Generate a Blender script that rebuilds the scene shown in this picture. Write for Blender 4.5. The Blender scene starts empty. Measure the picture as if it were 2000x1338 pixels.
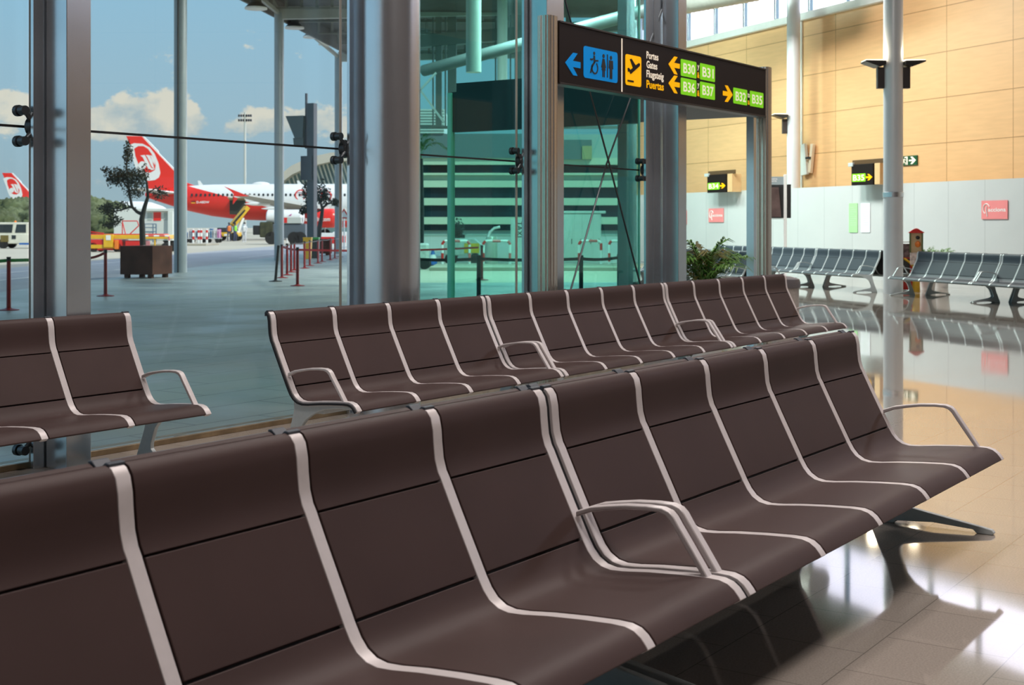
import bpy, bmesh, math, random
from mathutils import Vector, Matrix
R = math.radians
PI = math.pi
S = bpy.context.scene
COL = S.collection

# ------------------------------------------------------------------ the camera
F = 2641.0            # focal length in pixels of the 2000 px frame
YH = 442.4            # row of the horizon
TH = 0.5995           # heading of the view, from the direction of the bench rows (+X)
H = 1.3966            # eye height
CT, ST = math.cos(TH), math.sin(TH)
VR = TH - PI / 2      # turns view axes (across, away) into world axes
cam = bpy.data.cameras.new('camera')
co = bpy.data.objects.new('camera', cam)
COL.objects.link(co)
co.location = (0, 0, H)
co.rotation_euler = (PI / 2, 0, VR)
cam.sensor_width = 36
cam.lens = F / 2000 * 36
cam.shift_y = -(669 - YH) / 2000
cam.clip_end = 3000
cam.clip_start = 0.05
cam.dof.use_dof = True
cam.dof.focus_distance = 6.5
cam.dof.aperture_fstop = 7.0
S.camera = co


def at(r, d, z=0.0):
    """a place r metres across and d metres away from the camera"""
    return Vector((d * CT + r * ST, d * ST - r * CT, z))


def px(x, d):
    return (x - 1000) / F * d


def hz(y, d):
    return H + (YH - y) * d / F


def gnd(x, y):
    d = F * H / (y - YH)
    return px(x, d), d


# ------------------------------------------------------------------ materials
MATS = {}


def nt(m):
    return m.node_tree.nodes, m.node_tree.links


def mat(name, col, rough=0.5, metal=0.0, spec=0.5, emit=None, bump=None, var=None, coat=0.0):
    """principled material with a little procedural colour variation and bump"""
    if name in MATS:
        return MATS[name]
    m = bpy.data.materials.new(name)
    m.use_nodes = True
    n, l = nt(m)
    b = n['Principled BSDF']
    b.inputs['Base Color'].default_value = (*col, 1)
    b.inputs['Roughness'].default_value = rough
    b.inputs['Metallic'].default_value = metal
    b.inputs['Specular IOR Level'].default_value = spec
    b.inputs['Coat Weight'].default_value = coat
    if emit:
        b.inputs['Emission Color'].default_value = (*emit[0], 1)
        b.inputs['Emission Strength'].default_value = emit[1]
    tc = n.new('ShaderNodeTexCoord')
    if var:
        sc, amt = var
        t = n.new('ShaderNodeTexNoise')
        t.inputs['Scale'].default_value = sc
        t.inputs['Detail'].default_value = 5
        l.new(tc.outputs['Object'], t.inputs['Vector'])
        r = n.new('ShaderNodeMapRange')
        r.inputs['From Min'].default_value = 0.3
        r.inputs['From Max'].default_value = 0.7
        r.inputs['To Min'].default_value = 1 - amt
        r.inputs['To Max'].default_value = 1 + amt
        l.new(t.outputs['Fac'], r.inputs['Value'])
        x = n.new('ShaderNodeVectorMath')
        x.operation = 'SCALE'
        x.inputs[0].default_value = col
        l.new(r.outputs['Result'], x.inputs['Scale'])
        l.new(x.outputs['Vector'], b.inputs['Base Color'])
    if bump:
        sc, st = bump
        t = n.new('ShaderNodeTexNoise')
        t.inputs['Scale'].default_value = sc
        t.inputs['Detail'].default_value = 3
        l.new(tc.outputs['Object'], t.inputs['Vector'])
        bp = n.new('ShaderNodeBump')
        bp.inputs['Strength'].default_value = st
        bp.inputs['Distance'].default_value = 0.01
        l.new(t.outputs['Fac'], bp.inputs['Height'])
        l.new(bp.outputs['Normal'], b.inputs['Normal'])
    MATS[name] = m
    return m


def glass(name, tint, refl=1.0, rough=0.0):
    """thin architectural glass: tinted transmission with a Fresnel reflection"""
    m = bpy.data.materials.new(name)
    m.use_nodes = True
    n, l = nt(m)
    n.remove(n['Principled BSDF'])
    t = n.new('ShaderNodeBsdfTransparent')
    t.inputs['Color'].default_value = (*tint, 1)
    g = n.new('ShaderNodeBsdfGlossy')
    g.inputs['Roughness'].default_value = rough
    g.inputs['Color'].default_value = (refl, refl, refl, 1)
    f = n.new('ShaderNodeLayerWeight')
    f.inputs['Blend'].default_value = 0.5
    pw = n.new('ShaderNodeMath')
    pw.operation = 'POWER'
    pw.inputs[1].default_value = 5
    l.new(f.outputs['Facing'], pw.inputs[0])
    ma = n.new('ShaderNodeMath')
    ma.operation = 'MULTIPLY_ADD'
    ma.inputs[1].default_value = 0.9
    ma.inputs[2].default_value = 0.03
    l.new(pw.outputs[0], ma.inputs[0])
    x = n.new('ShaderNodeMixShader')
    l.new(ma.outputs[0], x.inputs[0])
    l.new(t.outputs['BSDF'], x.inputs[1])
    l.new(g.outputs['BSDF'], x.inputs[2])
    l.new(x.outputs['Shader'], n['Material Output'].inputs['Surface'])
    MATS[name] = m
    return m


def tiles(name, col, joint, w, h, offset, gap, rough, rough_amt=0.05, var=(6, 0.08), coords='Object', bumpy=0.0, spec=0.5, wear=0.0):
    """stone or board joints laid out with a brick texture in object space"""
    m = mat(name, col, rough, var=var, spec=spec)
    n, l = nt(m)
    b = n['Principled BSDF']
    src = b.inputs['Base Color'].links[0].from_socket
    tc = next(x for x in n if x.type == 'TEX_COORD')
    br = n.new('ShaderNodeTexBrick')
    br.offset = offset
    br.offset_frequency = 2
    br.squash = 1
    br.inputs['Scale'].default_value = 1
    br.inputs['Mortar Size'].default_value = gap
    br.inputs['Mortar Smooth'].default_value = 0.3
    br.inputs['Brick Width'].default_value = w
    br.inputs['Row Height'].default_value = h
    br.inputs['Bias'].default_value = 0
    br.inputs['Color1'].default_value = (1, 1, 1, 1)
    br.inputs['Color2'].default_value = (0.93, 0.93, 0.93, 1)
    br.inputs['Mortar'].default_value = (1, 1, 1, 1)
    l.new(tc.outputs[coords], br.inputs['Vector'])
    mu = n.new('ShaderNodeMix')
    mu.data_type = 'RGBA'
    mu.blend_type = 'MULTIPLY'
    mu.inputs[0].default_value = 0.6
    l.new(src, mu.inputs[6])
    l.new(br.outputs['Color'], mu.inputs[7])
    mx = n.new('ShaderNodeMix')
    mx.data_type = 'RGBA'
    l.new(br.outputs['Fac'], mx.inputs[0])
    l.new(mu.outputs[2], mx.inputs[6])
    mx.inputs[7].default_value = (*joint, 1)
    l.new(mx.outputs[2], b.inputs['Base Color'])
    t = n.new('ShaderNodeTexNoise')
    t.inputs['Scale'].default_value = 0.9
    t.inputs['Detail'].default_value = 6
    l.new(tc.outputs[coords], t.inputs['Vector'])
    r = n.new('ShaderNodeMapRange')
    r.inputs['From Min'].default_value = 0.35
    r.inputs['From Max'].default_value = 0.7
    r.inputs['To Min'].default_value = rough - rough_amt
    r.inputs['To Max'].default_value = rough + rough_amt
    l.new(t.outputs['Fac'], r.inputs['Value'])
    l.new(r.outputs['Result'], b.inputs['Roughness'])
    return m


# ------------------------------------------------------------------ mesh building
class MB:
    """collects faces; build() links them as ONE mesh object"""

    def __init__(self):
        self.v, self.f = [], []

    def add(self, vs, fs):
        k = len(self.v)
        self.v += [tuple(p) for p in vs]
        self.f += [tuple(k + i for i in f) for f in fs]
        return self

    def box(self, x0, x1, y0, y1, z0, z1):
        vs = [(x, y, z) for z in (z0, z1) for y in (y0, y1) for x in (x0, x1)]
        return self.add(vs, [(0, 2, 3, 1), (4, 5, 7, 6), (0, 1, 5, 4), (2, 6, 7, 3), (0, 4, 6, 2), (1, 3, 7, 5)])

    def obox(self, c, size, rot):
        sx, sy, sz = (q / 2 for q in size)
        vs = [Vector(c) + rot @ Vector((x, y, z)) for z in (-sz, sz) for y in (-sy, sy) for x in (-sx, sx)]
        return self.add(vs, [(0, 2, 3, 1), (4, 5, 7, 6), (0, 1, 5, 4), (2, 6, 7, 3), (0, 4, 6, 2), (1, 3, 7, 5)])

    def bar(self, a, b, w, h=None):
        a, b = Vector(a), Vector(b)
        d = b - a
        q = d.to_track_quat('X', 'Z').to_matrix()
        return self.obox((a + b) / 2, (d.length, w, h or w), q)

    def prism(self, poly, axis, a, b):
        """closed 2-D outline extruded along an axis: 'x' takes (y,z), 'y' takes (x,z), 'z' takes (x,y)"""
        mk = {'x': lambda p, t: (t, p[0], p[1]), 'y': lambda p, t: (p[0], t, p[1]), 'z': lambda p, t: (p[0], p[1], t)}[axis]
        n = len(poly)
        vs = [mk(p, a) for p in poly] + [mk(p, b) for p in poly]
        fs = [tuple(range(n))[::-1], tuple(range(n, 2 * n))]
        fs += [(i, (i + 1) % n, n + (i + 1) % n, n + i) for i in range(n)]
        return self.add(vs, fs)

    def tube(self, pts, r, n=8, cap=True):
        pts = [Vector(p) for p in pts]
        rs = r if isinstance(r, (list, tuple)) else [r] * len(pts)
        vs, fs = [], []
        up = Vector((0.123, 0.234, 0.96)).normalized()
        side = None
        for i, p in enumerate(pts):
            t = (pts[min(i + 1, len(pts) - 1)] - pts[max(i - 1, 0)]).normalized()
            if side is None:
                side = t.cross(up)
                if side.length < 0.2:
                    side = t.cross(Vector((1, 0, 0)))
            side = (side - t * side.dot(t)).normalized()
            o = t.cross(side)
            for k in range(n):
                a = 2 * PI * k / n
                vs.append(p + (side * math.cos(a) + o * math.sin(a)) * rs[i])
        for i in range(len(pts) - 1):
            for k in range(n):
                k2 = (k + 1) % n
                fs.append((i * n + k, i * n + k2, (i + 1) * n + k2, (i + 1) * n + k))
        if cap:
            fs.append(tuple(range(n))[::-1])
            fs.append(tuple(range((len(pts) - 1) * n, len(pts) * n)))
        return self.add(vs, fs)

    def lathe(self, prof, n=24, c=(0, 0, 0)):
        vs, fs = [], []
        for r, z in prof:
            for k in range(n):
                a = 2 * PI * k / n
                vs.append((c[0] + r * math.cos(a), c[1] + r * math.sin(a), c[2] + z))
        for i in range(len(prof) - 1):
            for k in range(n):
                k2 = (k + 1) % n
                fs.append((i * n + k, i * n + k2, (i + 1) * n + k2, (i + 1) * n + k))
        fs.append(tuple(range(n))[::-1])
        fs.append(tuple(range((len(prof) - 1) * n, len(prof) * n)))
        return self.add(vs, fs)

    def loft(self, rings, cap=True):
        n = len(rings[0])
        vs = [p for r in rings for p in r]
        fs = []
        for i in range(len(rings) - 1):
            for k in range(n):
                k2 = (k + 1) % n
                fs.append((i * n + k, i * n + k2, (i + 1) * n + k2, (i + 1) * n + k))
        if cap:
            fs.append(tuple(range(n))[::-1])
            fs.append(tuple(range((len(rings) - 1) * n, len(rings) * n)))
        return self.add(vs, fs)

    def mesh(self, me, M):
        self.add([M @ v.co for v in me.vertices], [tuple(p.vertices) for p in me.polygons])
        return self

    def ball(self, c, rx, ry, rz, nu=8, nv=6):
        rings = []
        for i in range(nv + 1):
            a = -PI / 2 + PI * i / nv
            a = max(min(a, PI / 2 - 0.05), -PI / 2 + 0.05)
            rings.append([(c[0] + rx * math.cos(a) * math.cos(2 * PI * k / nu), c[1] + ry * math.cos(a) * math.sin(2 * PI * k / nu), c[2] + rz * math.sin(a)) for k in range(nu)])
        return self.loft(rings)

    def build(self, name, m, parent=None, bevel=0.0, smooth=True, angle=35, seg=2, **tags):
        me = bpy.data.meshes.new(name)
        me.from_pydata(self.v, [], self.f)
        bm = bmesh.new()
        bm.from_mesh(me)
        bmesh.ops.recalc_face_normals(bm, faces=bm.faces)
        bm.to_mesh(me)
        bm.free()
        if smooth:
            me.shade_smooth()
            me.set_sharp_from_angle(angle=R(angle))
        me.materials.append(m)
        o = bpy.data.objects.new(name, me)
        COL.objects.link(o)
        if parent:
            o.parent = parent
        if bevel:
            b = o.modifiers.new('edge', 'BEVEL')
            b.width = bevel
            b.segments = seg
            b.limit_method = 'ANGLE'
            b.angle_limit = R(40)
            b.harden_normals = True
        for k, v in tags.items():
            o[k] = v
        return o


def thing(name, label, cat, loc=(0, 0, 0), rz=0.0, group=None):
    o = bpy.data.objects.new(name, None)
    COL.objects.link(o)
    o.location = loc
    o.rotation_euler = (0, 0, rz)
    o.empty_display_size = 0.1
    o['label'] = label
    o['category'] = cat
    if group:
        o['group'] = group
    return o


def tag(o, label, cat, group=None):
    o['label'] = label
    o['category'] = cat
    if group:
        o['group'] = group
    return o


def struct(name, loc=(0, 0, 0), rz=0.0):
    o = bpy.data.objects.new(name, None)
    COL.objects.link(o)
    o.location = loc
    o.rotation_euler = (0, 0, rz)
    o['kind'] = 'structure'
    return o


def dup(root, loc, rz, label=None, group=None):
    r = root.copy()
    COL.objects.link(r)
    r.location = loc
    r.rotation_euler = (0, 0, rz)
    if label:
        r['label'] = label
    if group:
        r['group'] = group
    for ch in list(root.children):
        c = ch.copy()
        COL.objects.link(c)
        c.parent = r
        for g in list(ch.children):
            d = g.copy()
            COL.objects.link(d)
            d.parent = c
    return r


_TXT = {}


def text_mesh(s, bold=0.0):
    if (s, bold) in _TXT:
        return _TXT[(s, bold)]
    cu = bpy.data.curves.new('lettering', 'FONT')
    cu.body = s
    cu.size = 1
    cu.offset = bold
    cu.extrude = 0.0
    cu.resolution_u = 3
    o = bpy.data.objects.new('lettering', cu)
    COL.objects.link(o)
    bpy.context.view_layer.update()
    me = bpy.data.meshes.new_from_object(o.evaluated_get(bpy.context.evaluated_depsgraph_get()))
    bpy.data.objects.remove(o)
    _TXT[(s, bold)] = me
    return me


def put_text(mb, s, x0, x1, z0, z1, y, bold=0.02, box=None):
    """lettering on a face that looks along -y, fitted to a rectangle"""
    me = text_mesh(s, bold)
    xs = [v.co.x for v in me.vertices]
    ys = [v.co.y for v in me.vertices]
    a0, a1, b0, b1 = min(xs), max(xs), min(ys), max(ys)
    if box:
        b0, b1 = box
    sx, sz = (x1 - x0) / (a1 - a0), (z1 - z0) / (b1 - b0)
    M = Matrix(((sx, 0, 0, x0 - a0 * sx), (0, 0, -1, y), (0, sz, 0, z0 - b0 * sz), (0, 0, 0, 1)))
    mb.mesh(me, M)


def rrect(x0, x1, z0, z1, r, n=4):
    out = []
    for cx, cz, a in ((x1 - r, z0 + r, -90), (x1 - r, z1 - r, 0), (x0 + r, z1 - r, 90), (x0 + r, z0 + r, 180)):
        for i in range(n + 1):
            t = R(a + 90 * i / n)
            out.append((cx + r * math.cos(t), cz + r * math.sin(t)))
    return out


def arrow(x0, x1, zc, h, t, left=True):
    """chevron arrow outline with a shaft"""
    w = x1 - x0
    p = [(0, 0), (w * 0.52, h / 2), (w * 0.80, h / 2), (w * 0.48, t / 2), (w, t / 2), (w, -t / 2), (w * 0.48, -t / 2), (w * 0.80, -h / 2), (w * 0.52, -h / 2)]
    return [((x0 + a) if left else (x1 - a), zc + b) for a, b in p]


# colours (linear)
M_SHELL = mat('dark brown seat laminate', (0.058, 0.0345, 0.0315), 0.5, spec=0.22, bump=(900, 0.10), var=(3, 0.08))
M_GREYSHELL = mat('grey seat laminate', (0.050, 0.066, 0.082), 0.5, spec=0.22, var=(3, 0.06))
M_SILVER = mat('silver painted aluminium', (0.67, 0.625, 0.62), 0.36, metal=0.1, spec=0.5, var=(40, 0.03))
M_SILVER2 = mat('cool silver aluminium', (0.58, 0.63, 0.63), 0.35, metal=0.1, var=(40, 0.03))
M_FILLER = mat('black filler', (0.012, 0.013, 0.016), 0.6)
M_CAP = mat('slate plastic cap', (0.055, 0.065, 0.08), 0.5, bump=(800, 0.1))
M_STEEL = mat('grey painted steel', (0.76, 0.82, 0.87), 0.22, metal=0.93, var=(2.5, 0.06))
M_COLUMN = mat('pale grey column paint', (0.78, 0.82, 0.86), 0.27, metal=0.93, var=(2.0, 0.04))
M_DARKSTEEL = mat('dark fitting steel', (0.075, 0.085, 0.09), 0.3, metal=0.6)
M_STAINLESS = mat('brushed stainless steel', (0.72, 0.68, 0.60), 0.16, metal=0.8, var=(60, 0.05))
M_WHITE = mat('white paint', (0.78, 0.78, 0.76), 0.45, var=(4, 0.03))
M_RED = mat('signal red paint', (0.62, 0.022, 0.018), 0.32, var=(2, 0.05))
M_DKRED = mat('dark red paint', (0.22, 0.010, 0.012), 0.4, var=(8, 0.08))
M_YELLOW = mat('safety yellow paint', (0.72, 0.42, 0.02), 0.45, var=(5, 0.08))
M_BLACK = mat('black plastic', (0.012, 0.012, 0.013), 0.45)
M_TYRE = mat('tyre rubber', (0.015, 0.015, 0.015), 0.8)
M_GREEN = mat('bright green plastic', (0.03, 0.30, 0.05), 0.5)
M_DARKGLASS = mat('dark window glass', (0.02, 0.028, 0.034), 0.12, spec=0.6)
M_BLUE = mat('blue paint', (0.02, 0.12, 0.42), 0.4)
M_ORANGE = mat('orange lamp plastic', (0.8, 0.20, 0.02), 0.4)

# ------------------------------------------------------------------ benches
PITCH = 0.54
FW = 0.040           # width of a side frame
PROFILE = [(0.012, 0.874), (0.008, 0.886), (-0.006, 0.892), (-0.022, 0.886), (-0.035, 0.868), (-0.0425, 0.835), (-0.045, 0.80), (-0.050, 0.755), (-0.060, 0.722), (-0.0715, 0.702)]
BACK = [(-0.0735, 0.697), (-0.105, 0.632), (-0.150, 0.542), (-0.1935, 0.456)]
SEAT = [(-0.1965, 0.450), (-0.214, 0.420), (-0.234, 0.397), (-0.262, 0.380), (-0.295, 0.3735), (-0.34, 0.3755), (-0.42, 0.3845), (-0.52, 0.392), (-0.61, 0.3965), (-0.650, 0.3955), (-0.676, 0.388), (-0.695, 0.374), (-0.709, 0.357), (-0.7155, 0.347)]


def offset(pts, t):
    """the same line moved t to its lower/back side"""
    out = []
    for i, p in enumerate(pts):
        a, b = pts[max(i - 1, 0)], pts[min(i + 1, len(pts) - 1)]
        dx, dz = b[0] - a[0], b[1] - a[1]
        L = math.hypot(dx, dz)
        out.append((p[0] + t * -dz / L, p[1] + t * dx / L))
    return out


def slab(pts, t):
    return pts + offset(pts, t)[::-1]


def make_bench(label, n, shell, silver, group):
    t = thing('beam_seating_bench', label, 'bench', group=group)
    for k in range(n):
        a, b = k * PITCH + FW + 0.006, (k + 1) * PITCH - 0.002
        full = PROFILE[1:] + BACK + SEAT[:-1]
        MB().prism(slab(offset(full, 0.0165), 0.006), 'x', a - 0.008, b + 0.004).build('backing', M_FILLER, t)  # black sheet added behind the panels so no light shows through seams
        MB().prism(slab(PROFILE, 0.016), 'x', a, b).build('headrest_panel', shell, t, 0.003)
        MB().prism(slab(BACK, 0.016), 'x', a, b).build('back_panel', shell, t, 0.003)
        MB().prism(slab(SEAT, 0.016), 'x', a, b).build('seat_panel', shell, t, 0.003)
    whole = [(p[0], p[1] - 0.001) for p in PROFILE[2:] + BACK + SEAT]
    for k in range(n + 1):
        a, b = k * PITCH, k * PITCH + FW
        fr = MB().prism(slab(whole, 0.026), 'x', a, b).build('side_frame', silver, t, 0.0025)
        MB().prism([(0.014, 0.860), (0.014, 0.884), (-0.003, 0.8975), (-0.016, 0.8955), (-0.010, 0.870)], 'x', a - 0.003, b + 0.003).build('end_cap', M_CAP, fr, 0.003, label='slate plastic cap')
    MB().prism(slab(offset(whole, 0.010), 0.012), 'x', -0.011, 0.0).build('dark_gap_filler', M_FILLER, t)  # black strip added so the gap between joined benches reads dark
    arm = [(-0.168, 0.532), (-0.22, 0.551), (-0.275, 0.561), (-0.34, 0.571), (-0.41, 0.576), (-0.462, 0.5755), (-0.487, 0.568), (-0.503, 0.553), (-0.517, 0.531), (-0.565, 0.463), (-0.614, 0.391)]
    under = [(-0.168, 0.513), (-0.22, 0.534), (-0.275, 0.546), (-0.34, 0.557), (-0.41, 0.562), (-0.452, 0.561), (-0.473, 0.554), (-0.488, 0.541), (-0.502, 0.520), (-0.550, 0.452), (-0.594, 0.391)]
    for x in (0.003, n * PITCH + 0.003):
        MB().prism(arm + under[::-1], 'x', x, x + 0.034).build('armrest', silver, t, 0.005)
    leg = [(-0.700, 0.360), (-0.60, 0.370), (-0.45, 0.364), (-0.33, 0.354), (-0.27, 0.362), (-0.235, 0.385), (-0.205, 0.415), (-0.195, 0.405), (-0.212, 0.365), (-0.218, 0.325), (-0.187, 0.217), (-0.140, 0.105), (-0.108, 0.030), (-0.098, 0.0), (-0.215, 0.0), (-0.235, 0.014), (-0.40, 0.026), (-0.585, 0.016), (-0.600, 0.0), (-0.672, 0.0), (-0.680, 0.012), (-0.668, 0.024), (-0.50, 0.051), (-0.31, 0.081), (-0.262, 0.094), (-0.243, 0.112), (-0.243, 0.138), (-0.279, 0.232), (-0.312, 0.268), (-0.358, 0.298), (-0.442, 0.334), (-0.56, 0.350), (-0.690, 0.350)]
    for x in (0.006, n * PITCH + 0.006):
        MB().prism(leg, 'x', x, x + 0.030).build('leg', M_SILVER2, t, 0.005)
    MB().box(0.03, n * PITCH + 0.01, -0.43, -0.35, 0.305, 0.345).build('beam', M_SILVER2, t, 0.006)
    return t


GAP = 0.0656
GB = 'brown benches by the windows'
brown5 = make_bench('dark brown five-seat bench with arched silver armrests over the open shiny floor', 5, M_SHELL, M_SILVER, GB)
brown5.location = (3.497 + GAP, 2.327, 0)
F0 = 1.877 - 2 * PITCH
dup(brown5, (F0, 2.327, 0), 0, 'dark brown bench cut off by the lower picture edge, its silver frames largest of all')
MY = 2.327 + 0.038
dup(brown5, (F0 + 5 * PITCH + FW, MY, 0), PI, 'dark brown bench showing only a thin top edge behind the cut-off brown seats')
dup(brown5, (3.497 + GAP + 5 * PITCH + FW, MY, 0), PI, 'dark brown bench facing the glass, back to back with the one over open floor')
dup(brown5, (5.272 - 5 * PITCH, 6.385, 0), 0, 'dark brown bench before the rectangular steel column, its end armrest beside the gap')
brown4 = make_bench('dark brown four-seat bench by the glass, first after the gap, curved side leg showing', 4, M_SHELL, M_SILVER, GB)
brown4.location = (5.836, 5.763, 0)
X2 = 5.836 + 4 * PITCH + GAP
dup(brown5, (X2, 5.763, 0), 0, 'dark brown five-seat bench mid-row along the glass, below the toilets sign')
X3 = X2 + 5 * PITCH + GAP
dup(brown5, (X3, 5.763, 0), 0, 'dark brown five-seat bench along the glass, in front of palm and litter bin')

# the grey benches across the hall
GG = 'grey benches across the hall'
grey5 = make_bench('grey', 5, M_GREYSHELL, M_SILVER2, GG)
va = Vector((0.276, -0.961)).normalized()      # along a row, towards the camera (across, away)
vn = Vector((-va.y, va.x))                     # behind the seats
rza = math.atan2(va.y, va.x) + VR
BL = 5 * PITCH + GAP


def grey(r, d, k, label, back=False, first=False):
    p = Vector((r, d)) + va * (k * BL)
    if back:
        p = p + vn * 0.04 + va * (5 * PITCH + FW)
    w = at(p.x, p.y)
    a = rza + (PI if back else 0)
    if first:
        grey5.location = w
        grey5.rotation_euler = (0, 0, a)
        grey5['label'] = label
        return grey5
    return dup(grey5, w, a, label)


grey(8.27, 27.50, 0, 'grey bench whose first armrest overlaps the base of the round hall column', first=True)
grey(8.27, 27.50, 1, 'grey bench below the wide red poster, running out of the picture')
grey(8.27, 27.50, 0, 'grey bench facing away, back to back with the one at the round column', back=True)
grey(8.27, 27.50, 1, 'grey bench facing the hoarding, behind the bench under the wide red poster', back=True)
for k, (lf, lb) in enumerate((('grey bench ending just before the round hall column, under the green poster', 'grey bench facing the hoarding behind the one under the green poster'),
                              ('grey bench beneath the black screen stand, second from the round hall column', 'grey bench facing the hoarding behind the one beneath the black screen stand'),
                              ('grey bench seen between palm leaves and fluted sign post, third from the round hall column', 'grey bench facing the hoarding, third in the row behind the sign post'))):
    grey(7.86 - 0.276 * 0.04, 28.66, -1 - k, lf)
    grey(7.86 - 0.276 * 0.04, 28.66, -1 - k, lb, back=True)
grey(4.90, 27.5, -1, 'grey bench partly hidden by the palm, its silver end frame against a black gap')
grey(4.90, 27.5, -1, 'grey bench facing away beside the palm, next to the fluted sign post', back=True)
grey(4.90, 27.5, -2, 'grey bench almost wholly hidden behind the palm fronds')

# ------------------------------------------------------------------ floor, ceiling, hall walls
fl = tiles('terrazzo floor tiles', (0.38, 0.335, 0.29), (0.19, 0.165, 0.14), 0.4049, 0.4049, 0.47, 0.0022, 0.045, 0.02, var=(140, 0.14), spec=1.0)
WU = Vector((0.3931, -0.9195))                # along the timber wall, towards the camera (across, away)
WN = Vector((0.9195, 0.3931))                 # out of the hall
HB = Vector((11.63, 30.70))                   # a point on the hoarding
WB = HB + WN * 1.5                            # a point on the timber wall


def wall_pt(base, x):
    """where the sight line through picture column x meets a wall line"""
    a = (x - 1000) / F
    s = (base.x - a * base.y) / (a * WU.y - WU.x)
    return base + WU * s


LW = wall_pt(WB, 1238)
RW = WB + WU * 28
hall = [(-12, -15), (-12, 6.74), (12.2, 6.74), (16.0, 9.2)]
for p in (LW, RW):
    q = at(p.x, p.y)
    hall.append((q.x, q.y))
far = at(RW.x, RW.y)
hall.append((far.x, -15))
tx, ty = 3.7404 * 1.0422, 1.8707 * 1.0422
o = MB().prism([(x - tx, y - ty) for x, y in hall], 'z', -0.2, 0).build('floor', fl, kind='structure')
o.location = (tx, ty, 0)
M_CEIL = mat('beige ceiling panels', (0.30, 0.25, 0.215), 0.7, var=(1.2, 0.06))
CZ = 10.2
o = MB().prism([(x, y + (2.6 if y > 6 and x < 17 else 0)) for x, y in hall], 'z', CZ, CZ + 0.4).build('ceiling', M_CEIL, kind='structure')  # unseen edge over the glass front moved outward to shade the lobby
M_BEIGE = mat('warm beige plaster', (0.12, 0.085, 0.08), 0.7, var=(1.5, 0.05))
MB().box(-12.3, -12, -15, 6.74, 0, CZ).build('wall_rear', M_BEIGE, kind='structure')
MB().box(-12.3, far.x + 0.3, -15.3, -15, 0, CZ).build('wall_right', M_BEIGE, kind='structure')
MB().box(far.x, far.x + 0.3, -15, far.y, 0, CZ).build('wall_far', M_BEIGE, kind='structure')

# timber wall in its own frame: x along the wall (towards the camera), -y into the hall
wrz = math.atan2(WU.y, WU.x) + VR


def wframe(name, base):
    q = at(base.x, base.y)
    return struct(name, (q.x, q.y, 0), wrz)


def along(base, x):
    return (wall_pt(base, x) - base).dot(WU)


M_WOOD = tiles('maple veneer panels', (0.80, 0.468, 0.222), (0.38, 0.19, 0.07), 2.36, 1.19, 0.0, 0.012, 0.42, 0.05, var=(1.4, 0.05), coords='UV')
# long grain streaks
n, l = nt(M_WOOD)
uvn = next(x for x in n if x.type == 'TEX_COORD')
for x in n:
    if x.type == 'TEX_NOISE' and x.inputs['Detail'].default_value == 5:
        mp = n.new('ShaderNodeMapping')
        mp.inputs['Scale'].default_value = (1.0, 9.0, 1.0)
        l.new(uvn.outputs['UV'], mp.inputs['Vector'])
        l.new(mp.outputs['Vector'], x.inputs['Vector'])
wl = wframe('wall_left', WB)
s0 = along(WB, 1238)
sv = along(WB, 1849)
mb = MB().box(s0, 28, 0, 0.25, 0, 7.63)
o = mb.build('timber_panelling', M_WOOD, wl, smooth=False)
uv = o.data.uv_layers.new(name='panels')
for lp in o.data.loops:
    c = o.data.vertices[lp.vertex_index].co
    uv.data[lp.index].uv = (c.x - sv + 2.36 * 40, c.z - 7.15 + 1.19 * 10)
MB().box(s0, 28, -0.16, 0.3, 7.63, 7.86).build('sill_beam', M_WHITE, wl, 0.02)
MB().box(s0, 28, -0.10, 0.3, 9.55, CZ + 0.02).build('head_beam', M_WHITE, wl, 0.02)
a = along(WB, 1566)
MB().box(a - 0.07, a + 0.07, -0.06, 0.0, 0, 7.63).build('white_trim', M_WHITE, wl, 0.01)
wn = wframe('window_5', WB)
ms = [along(WB, x) for x in (1394, 1451, 1512)]
step = (ms[2] - ms[0]) / 2
k0 = math.ceil((s0 - ms[0]) / step)
for k in range(k0, int((28 - ms[0]) / step)):
    x = ms[0] + k * step
    MB().box(x - 0.05, x + 0.05, 0.02, 0.16, 7.86, 9.55).build('mullion', M_STEEL, wn, 0.01)
G_CLEAR = glass('clear facade glass', (0.935, 0.972, 0.965))
G_CLERE = glass('clerestory glass', (0.97, 0.97, 0.98))
MB().box(s0, 28, 0.08, 0.1, 7.86, 9.55).build('pane', G_CLERE, wn)

# site hoarding in front of it
M_HOARD = tiles('pale grey hoarding boards', (0.60, 0.61, 0.605), (0.46, 0.47, 0.47), 1.25, 6.0, 0.0, 0.012, 0.5, 0.04, var=(1.0, 0.02), coords='UV')
hs = along(HB, 1243)
q = at(HB.x, HB.y)
o = MB().box(hs, 26, 0, 0.1, 0, 2.5).build('wall_hoarding', M_HOARD, smooth=False, kind='structure')
o.location = (q.x, q.y, 0)
o.rotation_euler = (0, 0, wrz)
uv = o.data.uv_layers.new(name='boards')
for lp in o.data.loops:
    c = o.data.vertices[lp.vertex_index].co
    uv.data[lp.index].uv = (c.x + 125 * 1.25, c.z + 3)


def on_wall(base, name, label, cat, x0, x1, y0, y1, off, group=None, mid=None):
    """an Empty on a wall, its size from the picture rectangle it covers: returns root, width, height"""
    a, b = along(base, x0), along(base, x1)
    c = wall_pt(base, (x0 + x1) / 2) - WN * off
    d = c.y
    z0, z1 = hz(y1, d), hz(y0, d)
    w = at(c.x, c.y, z0)
    return thing(name, label, cat, w, wrz, group), b - a, z1 - z0


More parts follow.
